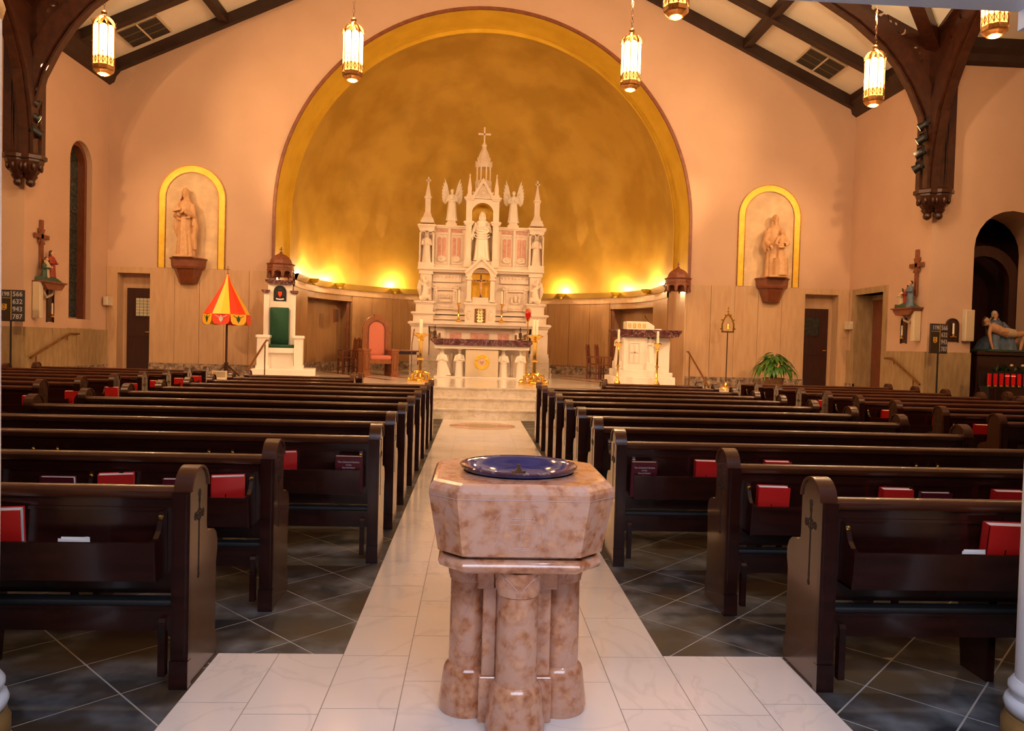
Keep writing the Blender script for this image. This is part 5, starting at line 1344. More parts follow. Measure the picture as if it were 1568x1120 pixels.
# ============================================================ niches with saints on the chancel wall
def niche(cx, s, z0=3.30, top=5.90):
    t = thing('gilt_niche', 'arched gilt frame with mottled buff panel on the %s chancel wall' % ('left' if s < 0 else 'right'), 'wall niche', (cx, YW, z0))
    hw = .83; zs = top-hw-z0
    obj('back_panel', MB().prism(archpoly(0, .645, 0, zs, 20), -.015, .0), 'niche_back', t)
    obj('gilt_band', MB().ring([(hw-.02, 0)]+arcpts(0, zs, hw-.02, 0, 180, 28)+[(-hw+.02, 0)], [(.655, 0)]+arcpts(0, zs, .655, 0, 180, 28)+[(-.655, 0)], -.035, 0), 'gold_frame', t)
    for r in (hw-.012, .653): obj('dark_edge', MB().ring([(r+.012, 0)]+arcpts(0, zs, r+.012, 0, 180, 28)+[(-r-.012, 0)], [(r-.008, 0)]+arcpts(0, zs, r-.008, 0, 180, 28)+[(-r+.008, 0)], -.045, 0), 'old_brass', t)
niche(-7.375, -1, 3.28, 5.87); niche(7.43, 1, 3.28, 5.94)
def shelf(cx, z, lbl_):
    t = thing('statue_bracket', lbl_, 'wall bracket', (cx, YW, z), 0, 'statue brackets on the chancel wall')
    pl = [(-.48, 0), (-.48, -.20), (-.30, -.46), (.30, -.46), (.48, -.20), (.48, 0)]
    def lay(z0, z1, k0=1, k1=1):
        n_ = len(pl); b = MB(); b.add([(x*k0, y*k0, z0) for x, y in pl]+[(x*k1, y*k1, z1) for x, y in pl], [tuple(range(n_)), tuple(range(2*n_-1, n_-1, -1))]+[(i, (i+1) % n_, n_+(i+1) % n_, n_+i) for i in range(n_)]); return b
    b = lay(-.28, -.22, .88, .94); q = lay(-.22, -.03, .94, .97); r = lay(-.03, 0, 1.04, 1.04)
    b.add(q.v, q.f); b.add(r.v, r.f); obj('shelf', b, 'bracket', t)
    obj('corbel', lay(-.66, -.28, .52, .80), 'redwood', t); t.scale = (.88, .88, .95)
    return t
# left: Mary reading; right: Joseph with the child
SL = (-7.42, 3.52); SR = (7.52, 3.49)
shelf(SL[0], SL[1], 'brown wooden octagonal bracket under the left saint statue'); shelf(SR[0], SR[1], 'brown wooden octagonal bracket under the right saint group')
def lady(b, H):
    robe(b, H, nf=10, amp=.09, sway=-.01); head(b, (-.02*H, -.01, .93*H), H*.95); veil(b, (-.02*H, -.01, .93*H), H*.95)
    arm(b, 1, H, (.17, -.03, .60), (.05, -.14, .66), 1.3, (-.5, -.3, .1)); arm(b, -1, H, (-.19, -.03, .60), (-.06, -.13, .63), 1.3, (.5, -.3, .1))
    b.box(-.03*H, .13*H, -.20*H, -.13*H, .655*H, .69*H, Matrix.Rotation(-.2, 4, 'Y') @ Matrix.Translation((0, 0, 0)))
    b.tube([(.15*H, .0, .6*H), (.19*H, 0, .45*H), (.16*H, 0, .30*H), (.19*H, .0, .12*H)], [.05*H, .055*H, .045*H, .03*H], 8)
    b.tube([(-.15*H, .0, .6*H), (-.18*H, 0, .42*H), (-.15*H, 0, .30*H)], [.05*H, .05*H, .02*H], 8)
    b.box(-.19*H, .19*H, -.15*H, .13*H, 0, .025*H)
statue('saint_statue', 'carved wooden lady saint reading a book, in the left gilt niche', 'statue', (SL[0]-.02, YW-.24, SL[1]), 1.70, lady, 'buffstatue', .012, wx=.76)
def joseph(b, H):
    robe(b, H, [(0, .19, .14), (.1, .18, .13), (.3, .165, .12), (.5, .155, .11), (.65, .15, .105), (.76, .14, .09), (.80, .12, .08), (.83, .08, .06), (.85, .045, .045), (.88, .04, .04)], 8, .06)
    head(b, (0, -.01, .93*H), H, True); hairdo(b, (0, .0, .935*H), H*.95, False)
    arm(b, -1, H, (-.20, -.03, .58), (-.15, -.12, .50), 1.4); arm(b, 1, H, (.18, -.03, .60), (.14, -.13, .56), 1.2)
    b.tube([(-.16*H, .0, .74*H), (-.20*H, 0, .5*H), (-.18*H, -.02, .40*H)], [.04*H, .06*H, .02*H], 8)
    T = Matrix.Translation((.06*H, -.14*H, .28*H)); h2 = .46*H
    robe(b, h2, nf=7, amp=.06, mt=T); head(b, (.06*H, -.15*H, .28*H+.93*h2), h2*1.35); hairdo(b, (.06*H, -.14*H, .28*H+.94*h2), h2*1.35, False)
    for q in (-1, 1): b.tube([(.06*H+q*.06*H, -.15*H, .64*H), (.06*H+q*.12*H, -.17*H, .52*H), (.06*H+q*.06*H, -.22*H, .49*H)], [.03*H, .035*H, .02*H], 7)
    b.box(-.04*H, .10*H, -.25*H, -.20*H, .455*H, .475*H); b.tube([(.06*H, -.12*H, .30*H), (.06*H, -.13*H, .02*H)], [.14*H, .15*H], 12)
    b.box(-.20*H, .20*H, -.24*H, .13*H, 0, .025*H)
statue('saint_statue', 'carved wooden bearded saint holding a child, in the right gilt niche', 'statue', (SR[0]-.02, YW-.24, SR[1]), 1.62, joseph, 'buffstatue', .012, wx=.82)

# ============================================================ carved canopies at the arch
def canopy(X, Y, Z, lbl_):
    t = thing('carved_canopy', lbl_, 'canopy', (X, Y, Z), 0, 'domed wooden canopies at the arch')
    sd_ = 1 if X > 0 else -1; a_, c_ = sorted((-sd_*.3, sd_*.56))
    obj('wall_plate', MB().box(a_, c_, .36, .50, .0, .55), 'bracket', t)
    obj('dome', MB().lathe([(.38, .52), (.36, .60), (.33, .72), (.26, .83), (.15, .92), (.06, .97), (.05, 1.0)], segs=8, ph=pi/8), 'bracket', t, 30)
    obj('frieze', MB().lathe([(.40, .24), (.46, .26), (.45, .30), (.43, .32), (.43, .46), (.47, .50), (.48, .53), (.38, .54)], segs=8, ph=pi/8), 'bracket', t)
    for k in range(8):
        a = k*pi/4; Mx = Matrix.Rotation(a, 4, 'Z')
        R = .40; hw = R*math.tan(pi/8)
        ar_ = arcpts(0, .10, hw*.72, 0, 180, 8, .12)
        obj('arcade_arch', MB().prism([(hw, .26), (hw, -.04), (hw*.72, -.02)]+ar_[1:-1]+[(-hw*.72, -.02), (-hw, -.04), (-hw, .26)], R-.03, R+.01, 'x', Mx), 'bracket', t)
        obj('frieze_panel', MB().box(R-.0, R+.012, -hw*.75, hw*.75, .34, .44, Mx).ball((R+.012, 0, .39), (.01, .03, .03), Mx, 8, 5), 'bracket', t)
        a2 = a+pi/8; obj('drop', MB().lathe([(.01, -.10), (.03, -.06), (.02, -.02), (.03, .02)], (R/cos(pi/8)*cos(a2), R/cos(pi/8)*sin(a2), 0), 6), 'bracket', t)
    obj('finial_cross', MB().lathe([(.04, .98), (.055, 1.02), (.02, 1.06)], segs=8).box(-.014, .014, -.012, .012, 1.04, 1.26).box(-.06, .06, -.012, .012, 1.14, 1.17), 'bracket', t); t.scale = (.74, .74, .58)
canopy(-5.05, 19.0, 3.12, 'brown domed wooden canopy with arcaded frieze over the white throne')
canopy(4.95, 19.0, 3.08, 'brown domed wooden canopy with arcaded frieze right of the lectern pulpit')

# ============================================================ white marble throne with green cushions
TH = thing('marble_throne', 'white marble throne with green back and seat, under the left canopy', 'throne', (-4.93, 18.45, ZC), .2)
obj('dais', MB().cbox(-.55, .88, -1.0, .45, 0, .23, .01), 'statue_white', TH)
obj('back_tower', MB().box(-.28, .28, .22, .46, .2, 2.27).box(-.37, -.25, .18, .44, .2, 2.04).box(.25, .37, .18, .44, .2, 2.04), 'statue_white', TH)
for s in (-1, 1): obj('mauve_cap', MB().prism([(s*.33-.06, 2.04), (s*.33+.06, 2.04), (s*.33+.10, 2.10), (s*.33+.10, 2.12), (s*.33-.10, 2.12), (s*.33-.10, 2.10)], .14, .44), 'mauve', TH)
obj('mauve_cornice', MB().prism([(-.27, 2.27), (.27, 2.27), (.35, 2.34), (.35, 2.37), (-.35, 2.37), (-.35, 2.34)], .14, .48), 'mauve', TH)
cp = obj('crest_panel', MB().prism(archpoly(0, .15, 1.86, 2.09, 12, .15), .205, .225), 'black', TH, label='dark arched panel with a bishop\'s arms')
obj('shield', MB().prism([(-.045, 2.09), (.045, 2.09), (.045, 2.02), (0, 1.95), (-.045, 2.02)], .195, .206), 'umb_red', cp)
obj('ribbon', MB().prism([(-.09, 1.90), (-.09, 1.93), (-.03, 1.915), (.03, 1.915), (.09, 1.93), (.09, 1.90), (.03, 1.89), (-.03, 1.89)], .195, .206), 'page', cp)
tas = MB().prism([(-.06, 2.13), (.06, 2.13), (.03, 2.165), (-.03, 2.165)], .195, .206)
for s in (-1, 1):
    for k in range(3): tas.ball((s*(.075+.01*k), .20, 2.09-.045*k), (.014, .006, .016), seg=6, ring=4)
obj('green_hat_tassels', tas, 'greenfab', cp)
obj('back_cushion', MB().cbox(-.22, .22, .13, .215, .80, 1.70, .02), 'greenfab', TH, 50)
obj('seat_cushion', MB().cbox(-.21, .36, -.50, .2, .72, .80, .02), 'greenfab', TH, 50)
obj('seat_block', MB().cbox(-.22, .38, -.53, .22, .60, .72, .01).box(-.22, .37, -.42, .22, .22, .60), 'statue_white', TH)
for x0, x1 in ((-.46, -.20), (.38, .58)):
    obj('arm_block', MB().cbox(x0, x1, -.58, .25, .23, .98, .01).cbox(x0-.03, x1+.03, -.61, .27, .95, 1.02, .012).box(x0-.02, x1+.02, -.60, .25, .23, .30), 'statue_white', TH)

# handrails from the nave to the chancel
def rail(lbl_, pts, posts):
    t = thing('handrail', lbl_, 'handrail', pts[0]); o = Vector(pts[0])
    obj('rail', MB().tube([Vector(p)-o for p in pts], .024, 8), 'old_brass', t, 60)
    for p, z0 in posts: obj('post', MB().tube([Vector((p[0], p[1], z0))-o, Vector(p)-o], .014, 8), 'old_brass', t)
for s, X in ((-1, -4.80), (1, 4.68)):
    rail('brass handrail on the %s chancel steps' % ('left' if s < 0 else 'right'), [(X, 15.35, .80), (X, 15.55, .90), (X, 16.9, 1.52), (X, 17.0, 1.52)], [((X, 15.6, .92), .21), ((X, 16.8, 1.48), ZC)])
rail('brass handrail fixed to the left side wall', [(XL+.10, 16.0, 1.03), (XL+.10, 17.5, 1.55), (XL+.10, 17.9, 1.55)], [((XL+.10, 16.2, 1.1), .9), ((XL+.10, 17.4, 1.5), 1.4)])
rail('brass handrail fixed to the right side wall', [(XR-.10, 15.95, .95), (XR-.10, 17.1, 1.50), (XR-.10, 17.4, 1.5)], [((XR-.10, 16.2, 1.05), .9), ((XR-.10, 17.0, 1.45), 1.35)])

# ============================================================ red and yellow ceremonial umbrella
U = at(347, 570, Y=17.9); ux = -5.99
um = thing('ceremonial_umbrella', 'red and yellow striped silk umbrella half open on a wooden pole', 'umbrella', (ux, 17.9, ZC))
zt_, zb_ = 3.04, 2.14; R_ = .52
for k in range(8):
    a0 = 2*pi*(k+1)/8+pi/8+.05; a1 = a0+2*pi/8; am = (a0+a1)/2
    ring_ = []
    for (z, r) in ((zt_, .015), (2.80, .11), (2.45, .31), (zb_-.04, R_)):
        for a, kk in ((a0, 1), (am, .975), (a1, 1)): ring_.append((r*kk*cos(a), r*kk*sin(a), z-ZC+.0))
    b = MB().add(ring_, [(i*3+j, i*3+j+1, i*3+j+4, i*3+j+3) for i in range(3) for j in range(2)])
    col = 'umb_red' if k % 2 else 'umb_yel'
    obj('gore', b, col, um, label='red silk gore' if k % 2 else 'yellow silk gore')
    P0 = Vector((R_*cos(a0), R_*sin(a0), zb_-.04-ZC)); P1 = Vector((R_*cos(a1), R_*sin(a1), zb_-.04-ZC)); d_ = P1-P0; o_ = Vector((cos(am), sin(am), 0))*.012
    fv = [P0+o_*0, P1+o_*0]; pts_ = [(0, 0), (1, 0), (.97, -.17), (.85, -.235), (.5, -.255), (.15, -.235), (.03, -.17)]
    vv = [tuple(P0+d_*a+Vector((0, 0, c))*.98+o_*(1 if c < 0 else 0)) for a, c in pts_]+[tuple(P0+d_*a+Vector((0, 0, c))*.98+o_*(1 if c < 0 else 0)+Vector((cos(am), sin(am), 0))*.006) for a, c in pts_]
    n_ = 7; b = MB().add(vv, [tuple(range(n_)), tuple(range(2*n_-1, n_-1, -1))]+[(i, (i+1) % n_, n_+(i+1) % n_, n_+i) for i in range(n_)])
    fl_ = obj('hanging_flap', b, 'umb_yel' if k % 2 else 'umb_red', um)
    if sin(am) < -.2:
        c = P0+d_*.5+Vector((cos(am), sin(am), 0))*.02+Vector((0, 0, -.125)); e_ = MB()
        e_.ball((0, 0, 0), (.045, .006, .05), seg=8, ring=5); e_.box(-.01, .01, -.006, .006, -.07, .09); e_.box(-.05, .05, -.006, .006, .02, .035); e_.tube([(-.13, 0, .09), (-.06, 0, .05), (.06, 0, .05), (.13, 0, .09)], .006, 4)
        oo = obj('embroidered_emblem', e_, 'print' if k % 2 == 0 else 'greenfab', fl_); oo.location = c; oo.rotation_euler = (0, 0, am+pi/2)
obj('pole', MB().lathe([(.028, .30), (.024, 1.6), (.015, 2.4)], segs=10), 'truss', um); obj('pole_top', MB().lathe([(.05, .16), (.05, .34), (.028, .36)], segs=10), 'truss', um)
ft_ = MB()
for k in range(4): a = k*pi/2+.5; ft_.tube([(0, 0, .30), (.30*cos(a), .30*sin(a), .03)], .024, 6)
obj('tripod_feet', ft_, 'truss', um)
obj('finial_cross', MB().box(-.008, .008, -.006, .006, zt_-ZC-.05, zt_-ZC+.19).box(-.055, .055, -.006, .006, zt_-ZC+.10, zt_-ZC+.118).ball((0, 0, zt_-ZC+.02), .022), 'old_brass', um)
pq = thing('sign_plaque', 'small cream plaque with printed lines at the foot of the striped umbrella', 'sign', (ux-.0, 17.45, ZC))
obj('board', MB().box(-.17, .17, -.012, .012, .0, .17), 'cream', pq); obj('easel', MB().box(-.1, -.08, .01, .10, 0, .12).box(.08, .1, .01, .10, 0, .12), 'truss', pq)
lnm = MB()
for z in (.13, .10, .07, .04):
    for q in range(6): lnm.box(-.14+q*.046, -.14+q*.046+.034, -.015, -.011, z-.006, z+.006)
obj('printed_lines', lnm, 'hair', pq)

# ============================================================ rose upholstered presider chair
P = at(590, 574, Z=ZC); cx_, cy_ = P.x, P.y
pc = thing('presider_chair', 'large wooden armchair with arched pink back left of the altar', 'chair', (at(579, 570, Y=21.0).x, 21.0, ZC), .34, None, .78)
W_ = .60
for x0 in (-W_-.02, W_-.22):
    b = MB().cbox(x0, x0+.24, -.45, .5, .06, .90, .012).cbox(x0-.03, x0+.27, -.48, .52, .86, .94, .012).cbox(x0-.03, x0+.27, -.48, .52, .0, .09, .01)
    a_ = obj('arm_panel', b, 'chairwood', pc); obj('inset_moulding', MB().ring([(x0+.04, .2), (x0+.20, .2), (x0+.20, .78), (x0+.04, .78)], [(x0+.06, .22), (x0+.18, .22), (x0+.18, .76), (x0+.06, .76)], -.46, -.448, closed=True), 'redwood', a_)
obj('seat_rail', MB().cbox(-W_+.2, W_-.2, -.40, .45, .42, .56, .01), 'chairwood', pc)
obj('seat_cushion', MB().cbox(-W_+.21, W_-.21, -.42, .36, .56, .72, .04), 'pinkfab', pc, 60)
bk = MB().ring([(.50, .6)]+arcpts(0, 1.62, .50, 0, 180, 18, .52)+[(-.50, .6)], [(.31, .6)]+arcpts(0, 1.62, .31, 0, 180, 18, .33)+[(-.31, .6)], .36, .50)
bk.prism([(-.09, 1.97), (.09, 1.97), (.11, 2.18), (-.11, 2.18)], .34, .51); bk.box(-.52, -.30, .34, .51, 1.50, 1.54); bk.box(.30, .52, .34, .51, 1.50, 1.54)
obj('arched_frame', bk, 'chairwood', pc, 30); obj('back_moulding', MB().ring([(.315, .6)]+arcpts(0, 1.62, .315, 0, 180, 18, .335)+[(-.315, .6)], [(.285, .6)]+arcpts(0, 1.62, .285, 0, 180, 18, .30)+[(-.285, .6)], .34, .37), 'redwood', pc)
obj('back_cushion', MB().prism(archpoly(0, .285, .62, 1.62, 14, .30), .37, .44), 'pinkfab', pc)
obj('back_post', MB().box(-.48, -.33, .36, .5, 0, .62).box(.33, .48, .36, .5, 0, .62), 'chairwood', pc)
tb_ = at(622, 573, Z=ZC)
st_ = thing('side_table', 'small wooden side table with white cloth, right of the pink chair', 'table', (tb_.x, tb_.y+.1, ZC), .1)
obj('tabletop', MB().cbox(-.36, .36, -.22, .22, .66, .70, .01), 'redwood', st_); obj('drawer_rail', MB().box(-.33, .33, -.19, .19, .58, .66), 'doorwood', st_)
for x in (-.32, .32):
    for y in (-.18, .18): obj('leg', MB().prism([(x-.022, .58), (x+.022, .58), (x+.012, 0), (x-.012, 0)], y-.02, y+.02), 'redwood', st_)
tag(obj('table_runner', MB().box(-.18, .22, -.2, .2, .701, .706), 'page', None, None, (tb_.x, tb_.y+.1, ZC)), 'white cloth on the small side table', 'cloth')
# dark chairs
def side_chair(loc, rz, lbl_, grp):
    t = thing('side_chair', lbl_, 'chair', loc, rz, grp)
    obj('seat', MB().cbox(-.23, .23, -.24, .22, .42, .46, .01), 'redwood', t)
    for x in (-.21, .21):
        obj('leg', MB().box(x-.02, x+.02, -.23, -.19, 0, .42), 'redwood', t)
        obj('back_post', MB().prism([(.19, 0), (.23, 0), (.23, .45), (.29, .95), (.25, .97), (.19, .46)], x-.022, x+.022, 'x'), 'redwood', t)
        obj('arm_rest', MB().box(x-.02, x+.02, -.23, .22, .64, .67).box(x-.018, x+.018, -.23, -.19, .46, .64), 'redwood', t)
    b = MB().prism([(-.22, .90), (-.10, .93), (0, .90), (.10, .93), (.22, .90), (.22, .99), (.16, 1.04), (.06, .99), (-.06, .99), (-.16, 1.04), (-.22, .99)], .255, .285)
    obj('crest_rail', b, 'redwood', t); obj('splat', MB().box(-.05, .05, .22, .24, .46, .92).box(-.15, -.12, .22, .24, .46, .92).box(.12, .15, .22, .24, .46, .92), 'redwood', t); obj('stretcher', MB().box(-.2, .2, -.22, -.19, .15, .19).box(-.2, .2, .2, .23, .15, .19), 'redwood', t)
    return t
for i, (px, yy) in enumerate([(532, 21.9), (541, 22.5), (549, 23.1)]):
    q = at(px, 560, Y=yy); side_chair((q.x, yy, ZC), -1.1, 'dark red-brown carved chair, %s of three left of the pink chair' % ('nearest', 'middle', 'farthest')[i], 'chairs left of the altar')
for i, (px, yy) in enumerate([(926, 21.6), (912, 22.3)]):
    q = at(px, 560, Y=yy); side_chair((q.x, yy, ZC), 1.2, 'dark red-brown carved chair behind the candle, %s of two beside the pulpit' % ('nearer', 'farther')[i], 'chairs left of the pulpit')

# ============================================================ marble pulpit
AB = at(972, 586, Z=ZC); ax, ay = AB.x, 18.2
am = thing('marble_pulpit', 'white marble pulpit with mauve top, statue and carved cross at right', 'pulpit', (3.77, 18.3, ZC))
obj('base_step', MB().cbox(-.62, .45, -.45, .8, 0, .25, .01).cbox(.45, .95, -.2, .8, 0, .25, .01), 'statue_white', am)
obj('upper_step', MB().cbox(-.50, .38, -.33, .8, .25, .42, .01).cbox(.38, .90, -.12, .8, .25, .36, .01), 'statue_white', am)
bd = obj('body', MB().cbox(-.34, .24, -.20, .6, .42, 1.22, .012), 'statue_white', am)
obj('side_body', MB().cbox(.42, .84, -.02, .6, .36, 1.22, .012).cbox(.24, .42, .25, .6, .36, 1.22, .005), 'statue_white', am)
obj('carved_panel', MB().ring([(-.20, .58), (.06, .58), (.06, 1.08), (-.20, 1.08)], [(-.18, .60), (.04, .60), (.04, 1.06), (-.18, 1.06)], -.212, -.199, closed=True).box(-.085, -.055, -.215, -.198, .62, 1.03).box(-.16, .02, -.215, -.198, .83, .86), 'altar_marble', bd)
tp = MB().prism([(-.42, 1.22), (.96, 1.22), (1.06, 1.36), (1.06, 1.40), (-.56, 1.40), (-.56, 1.36)], -.28, .7)
obj('mauve_top', tp, 'mauve', am)
obj('lectern_box', MB().prism([(-.26, 1.40), (.42, 1.40), (.42, 1.50), (.26, 1.60), (-.26, 1.60)], -.1, .35), 'candle', am)
gl = MB()
for i, x in enumerate((-.19, -.07, .05, .17)): gl.ring([(x-.035, 1.44), (x+.035, 1.44), (x+.035, 1.55), (x-.035, 1.55)], [(x-.018, 1.46), (x+.018, 1.46), (x+.018, 1.53), (x-.018, 1.53)], -.108, -.099, closed=True); gl.box(x-.03, x+.03, -.108, -.1, 1.485, 1.50)
obj('gilt_lettering', gl, 'gold_frame', am, label='gold ornament on the lectern front')
obj('microphone', MB().tube([(.46, .1, 1.40), (.44, .1, 1.52), (.30, .05, 1.62), (.20, 0, 1.74)], [.006, .006, .006, .012], 6), 'black', am)
obj('open_papers', MB().box(.44, .60, -.1, .1, 1.405, 1.43), 'page', am)
obj('statue_pedestal', MB().cbox(.22, .44, -.24, .1, .36, .60, .01), 'statue_white', am)
def evang(b, H):
    robe(b, H, nf=7, amp=.07); head(b, (0, -.01, .93*H), H*1.0, True); hairdo(b, (0, 0, .93*H), H, False)
    for q in (-1, 1): arm(b, q, H, (q*.17, -.03, .58), (q*.03, -.12, .62), 1.3)
b = MB(); evang(b, .72); o_ = obj('evangelist_figure', b, 'statue_white', am, None, (.32, -.1, .60)); fuse(o_, .010)
b = MB(); evang(b, .66); o_ = obj('evangelist_figure', b, 'statue_white', am, None, (-.40, .1, .62)); fuse(o_, .010)
obj('statue_pedestal', MB().cbox(-.52, -.34, -.1, .3, .42, .62, .01), 'statue_white', am)
q = at(926.6, 588, Z=ZC); candlestick('gilt floor candlestick standing left of the pulpit', (q.x, 17.7, ZC), 1.38, .30, .05, False, 1, 'floor candlesticks by the pulpit', .028)
candlestick('gilt floor candlestick standing in front of the pulpit', (at(1006, 560, Y=17.6).x, 17.6, ZC), 1.36, .28, .05, False, 1, 'floor candlesticks by the pulpit', .028)

# bell banner: tintinnabulum
tx = at(1113, 540, Y=18.6).x
tn = thing('processional_bell', 'ornate gilt bell frame on a slim pole right of the arch', 'bell', (tx, 18.6, ZC))
obj('pole', MB().tube([(0, 0, .05), (0, 0, 1.42)], .014, 8), 'truss', tn); obj('foot', MB().lathe([(.16, 0), (.15, .03), (.04, .06), (.03, .14), (.014, .16)], segs=16), 'brass', tn, 40)
fr_ = MB().ring([(.16, 1.42), (.17, 1.6), (.10, 1.78), (0, 1.90), (-.10, 1.78), (-.17, 1.6), (-.16, 1.42)], [(.12, 1.45), (.13, 1.6), (.08, 1.74), (0, 1.83), (-.08, 1.74), (-.13, 1.6), (-.12, 1.45)], -.012, .012)
for (x, z) in ((.18, 1.5), (-.18, 1.5), (.15, 1.72), (-.15, 1.72), (0, 1.93), (.07, 1.84), (-.07, 1.84)): fr_.ball((x, 0, z), (.025, .015, .03), seg=8, ring=6)
obj('gilt_frame', fr_.box(-.16, .16, -.012, .012, 1.40, 1.44), 'brass', tn); obj('bell', MB().lathe([(.055, 1.5), (.04, 1.54), (.03, 1.60), (.01, 1.63)], segs=12), 'brass', tn, 40); obj('small_cross', MB().box(-.006, .006, -.004, .004, 1.93, 2.06).box(-.03, .03, -.004, .004, 2.0, 2.012), 'brass', tn)

# potted fern
pp = at(1184, 590, Y=18.2)
pf = thing('potted_plant', 'leafy green peace lily in a wicker basket before the right wall', 'plant', (pp.x, 18.2, ZC))
obj('wicker_basket', MB().lathe([(.17, 0), (.22, .12), (.25, .28), (.27, .30), (.25, .31), (.22, .26)], segs=20), 'basket', pf, 40)
obj('soil', MB().lathe([(.23, .24), (.23, .26)], segs=16), 'hair', pf)
rnd = random.Random(3)
for i in range(95):
    a = rnd.uniform(0, 2*pi); tl = rnd.uniform(.1, 1); L_ = rnd.uniform(.24, .36); wd = rnd.uniform(.045, .07)
    r0 = .55*tl**.8*rnd.uniform(.7, 1.05); hh = .38+.62*(1-tl*.75)*rnd.uniform(.75, 1.0)
    d_ = Vector((cos(a), sin(a), 0)); sd = Vector((-sin(a), cos(a), 0)); st0 = Vector((0, 0, .27))+d_*.06; mid = d_*r0*.7+Vector((0, 0, hh))
    dr_ = .35+tl*.9
    pts_ = []
    for k in range(5):
        t_ = k/4; pts_.append(mid+d_*L_*t_*cos(t_*dr_*.6)+Vector((0, 0, -L_*t_*t_*dr_*.8)))
    wv = [0.1, .9, 1, .6, .02]; v_ = []; f_ = []
    for k, p in enumerate(pts_): v_ += [p-sd*wd*wv[k]*.8+Vector((0, 0, .012)), p, p+sd*wd*wv[k]*.8+Vector((0, 0, .012))]
    for k in range(4): f_ += [(k*3, k*3+1, k*3+4, k*3+3), (k*3+1, k*3+2, k*3+5, k*3+4)]
    b = MB().add(v_, f_)
    if i % 3 == 0: b.tube([st0, (st0+mid)/2+Vector((0, 0, .06)), mid], .006, 4)
    obj('leaf', b, 'leaf', pf, 80)

# ============================================================ side wall fittings
def box_thing(nm, lbl_, cat, x0, x1, y0, y1, z0, z1, mt, sub=None, grp=None):
    t = thing(nm, lbl_, cat, ((x0+x1)/2, (y0+y1)/2, z0), 0, grp); hx, hy = (x1-x0)/2, (y1-y0)/2
    obj('casing', MB().cbox(-hx, hx, -hy, hy, 0, z1-z0, .008), mt, t)
    if sub: obj(sub, MB().box(-hx*.8, hx*.8, -hy-.004, -hy, .03, z1-z0-.03), mt, t)
    return t
box_thing('wall_sensor', 'small cream wall box in the corner left of the left door', 'wall box', XL+.05, XL+.16, YW-.30, YW-.04, 2.28, 2.50, 'offwhite')
box_thing('wall_sensor', 'small cream wall box in the corner right of the right door', 'wall box', XR-.14, XR-.0, YW-.35, YW-.06, 2.22, 2.42, 'offwhite')
def speaker(lbl_, x, y, z0, z1, w_=.16, d_=.12):
    t = thing('column_speaker', lbl_, 'speaker', (x, y, z0), 0, 'cream column speakers on the walls')
    obj('cabinet', MB().cbox(-w_/2, w_/2, -d_/2, d_/2, 0, z1-z0, .01), 'offwhite', t); obj('grille', MB().box(-w_/2+.015, w_/2-.015, -d_/2-.006, -d_/2, .03, z1-z0-.03), 'cream', t)
q = at(50, 458, X=XL+.08); speaker('cream column speaker beside the left station relief', XL+.09, 16.25, 1.86, 2.62)
speaker('cream column speaker beside the right station relief', XR-.09, 16.2, 1.90, 2.58)
speaker('cream column speaker at the edge of the dark shrine arch', 10.50, YT-.08, 1.92, 2.60, .20, .14)
# stations: cross above a painted group on a bracket
def station(s, X, Yc, lbl_):
    rz = pi/2 if s < 0 else -pi/2     # local -y faces the room
    t = thing('station_relief', lbl_, 'relief', (X, Yc, 2.62), rz)
    obj('shelf', MB().prism([(-.40, 0), (.40, 0), (.36, -.06), (.26, -.14), (-.26, -.14), (-.36, -.06)], -.24, 0).box(-.43, .43, -.27, 0, 0, .03), 'bracket', t)
    obj('scroll_support', MB().tube([(-.2, -.08, -.14), (-.14, -.1, -.24), (0, -.06, -.30), (.14, -.1, -.24), (.2, -.08, -.14)], .028, 7), 'cream', t)
    cr_ = obj('wooden_cross', MB().box(-.045, .045, -.06, -.015, .30, 1.32).box(-.26, .26, -.06, -.015, .93, 1.02), 'bracket', t); cr_.location.x = -.16 if s < 0 else .16
    ry = MB().prism([((.21, .075)[k % 2]*sin(k*pi/4+pi/4)*.85, .975+(.21, .075)[k % 2]*cos(k*pi/4+pi/4)*1.1) for k in range(8)], -.045, -.02)
    obj('ray_cluster', ry, 'bracket', cr_)
    cols = [('redpaint', .06 if s < 0 else -.04), ('cream', -.17 if s < 0 else -.20), ('greenpaint' if s < 0 else 'bluerobe', -.28 if s < 0 else .18)]
    for i, (mt_, x) in enumerate(cols):
        Hh = (.66, .50, .44)[i] if s < 0 else (.50, .44, .58)[i]
        b = MB(); robe(b, Hh, nf=6, amp=.08, seg=24)
        for q_ in (-1, 1): b.tube([(q_*.11*Hh, 0, .77*Hh), (q_*.18*Hh, -.04, .60*Hh), (q_*.08*Hh, -.10, .60*Hh)], [.045*Hh, .04*Hh, .03*Hh], 6)
        o_ = obj('painted_figure', b, mt_, t, 50, (x, -.13-.02*i, .03)); h_ = MB(); head(h_, (0, -.01, .93*Hh), Hh*1.05, i == 0); obj('face', h_, 'skin', o_, 50); h_ = MB(); hairdo(h_, (0, .005, .94*Hh), Hh*1.05, i != 2); obj('hair', h_, 'hair', o_, 50)
    obj('rocky_ground', MB().prism([(-.36, .03), (-.34, .12), (-.2, .10), (0, .14), (.2, .09), (.36, .03)], -.22, -.02), 'greenpaint', t)
    return t
station(-1, XL, 16.62, 'painted station relief of figures under a wooden cross, left wall')
station(1, XR, 16.50, 'painted station relief of figures under a wooden cross, right wall')
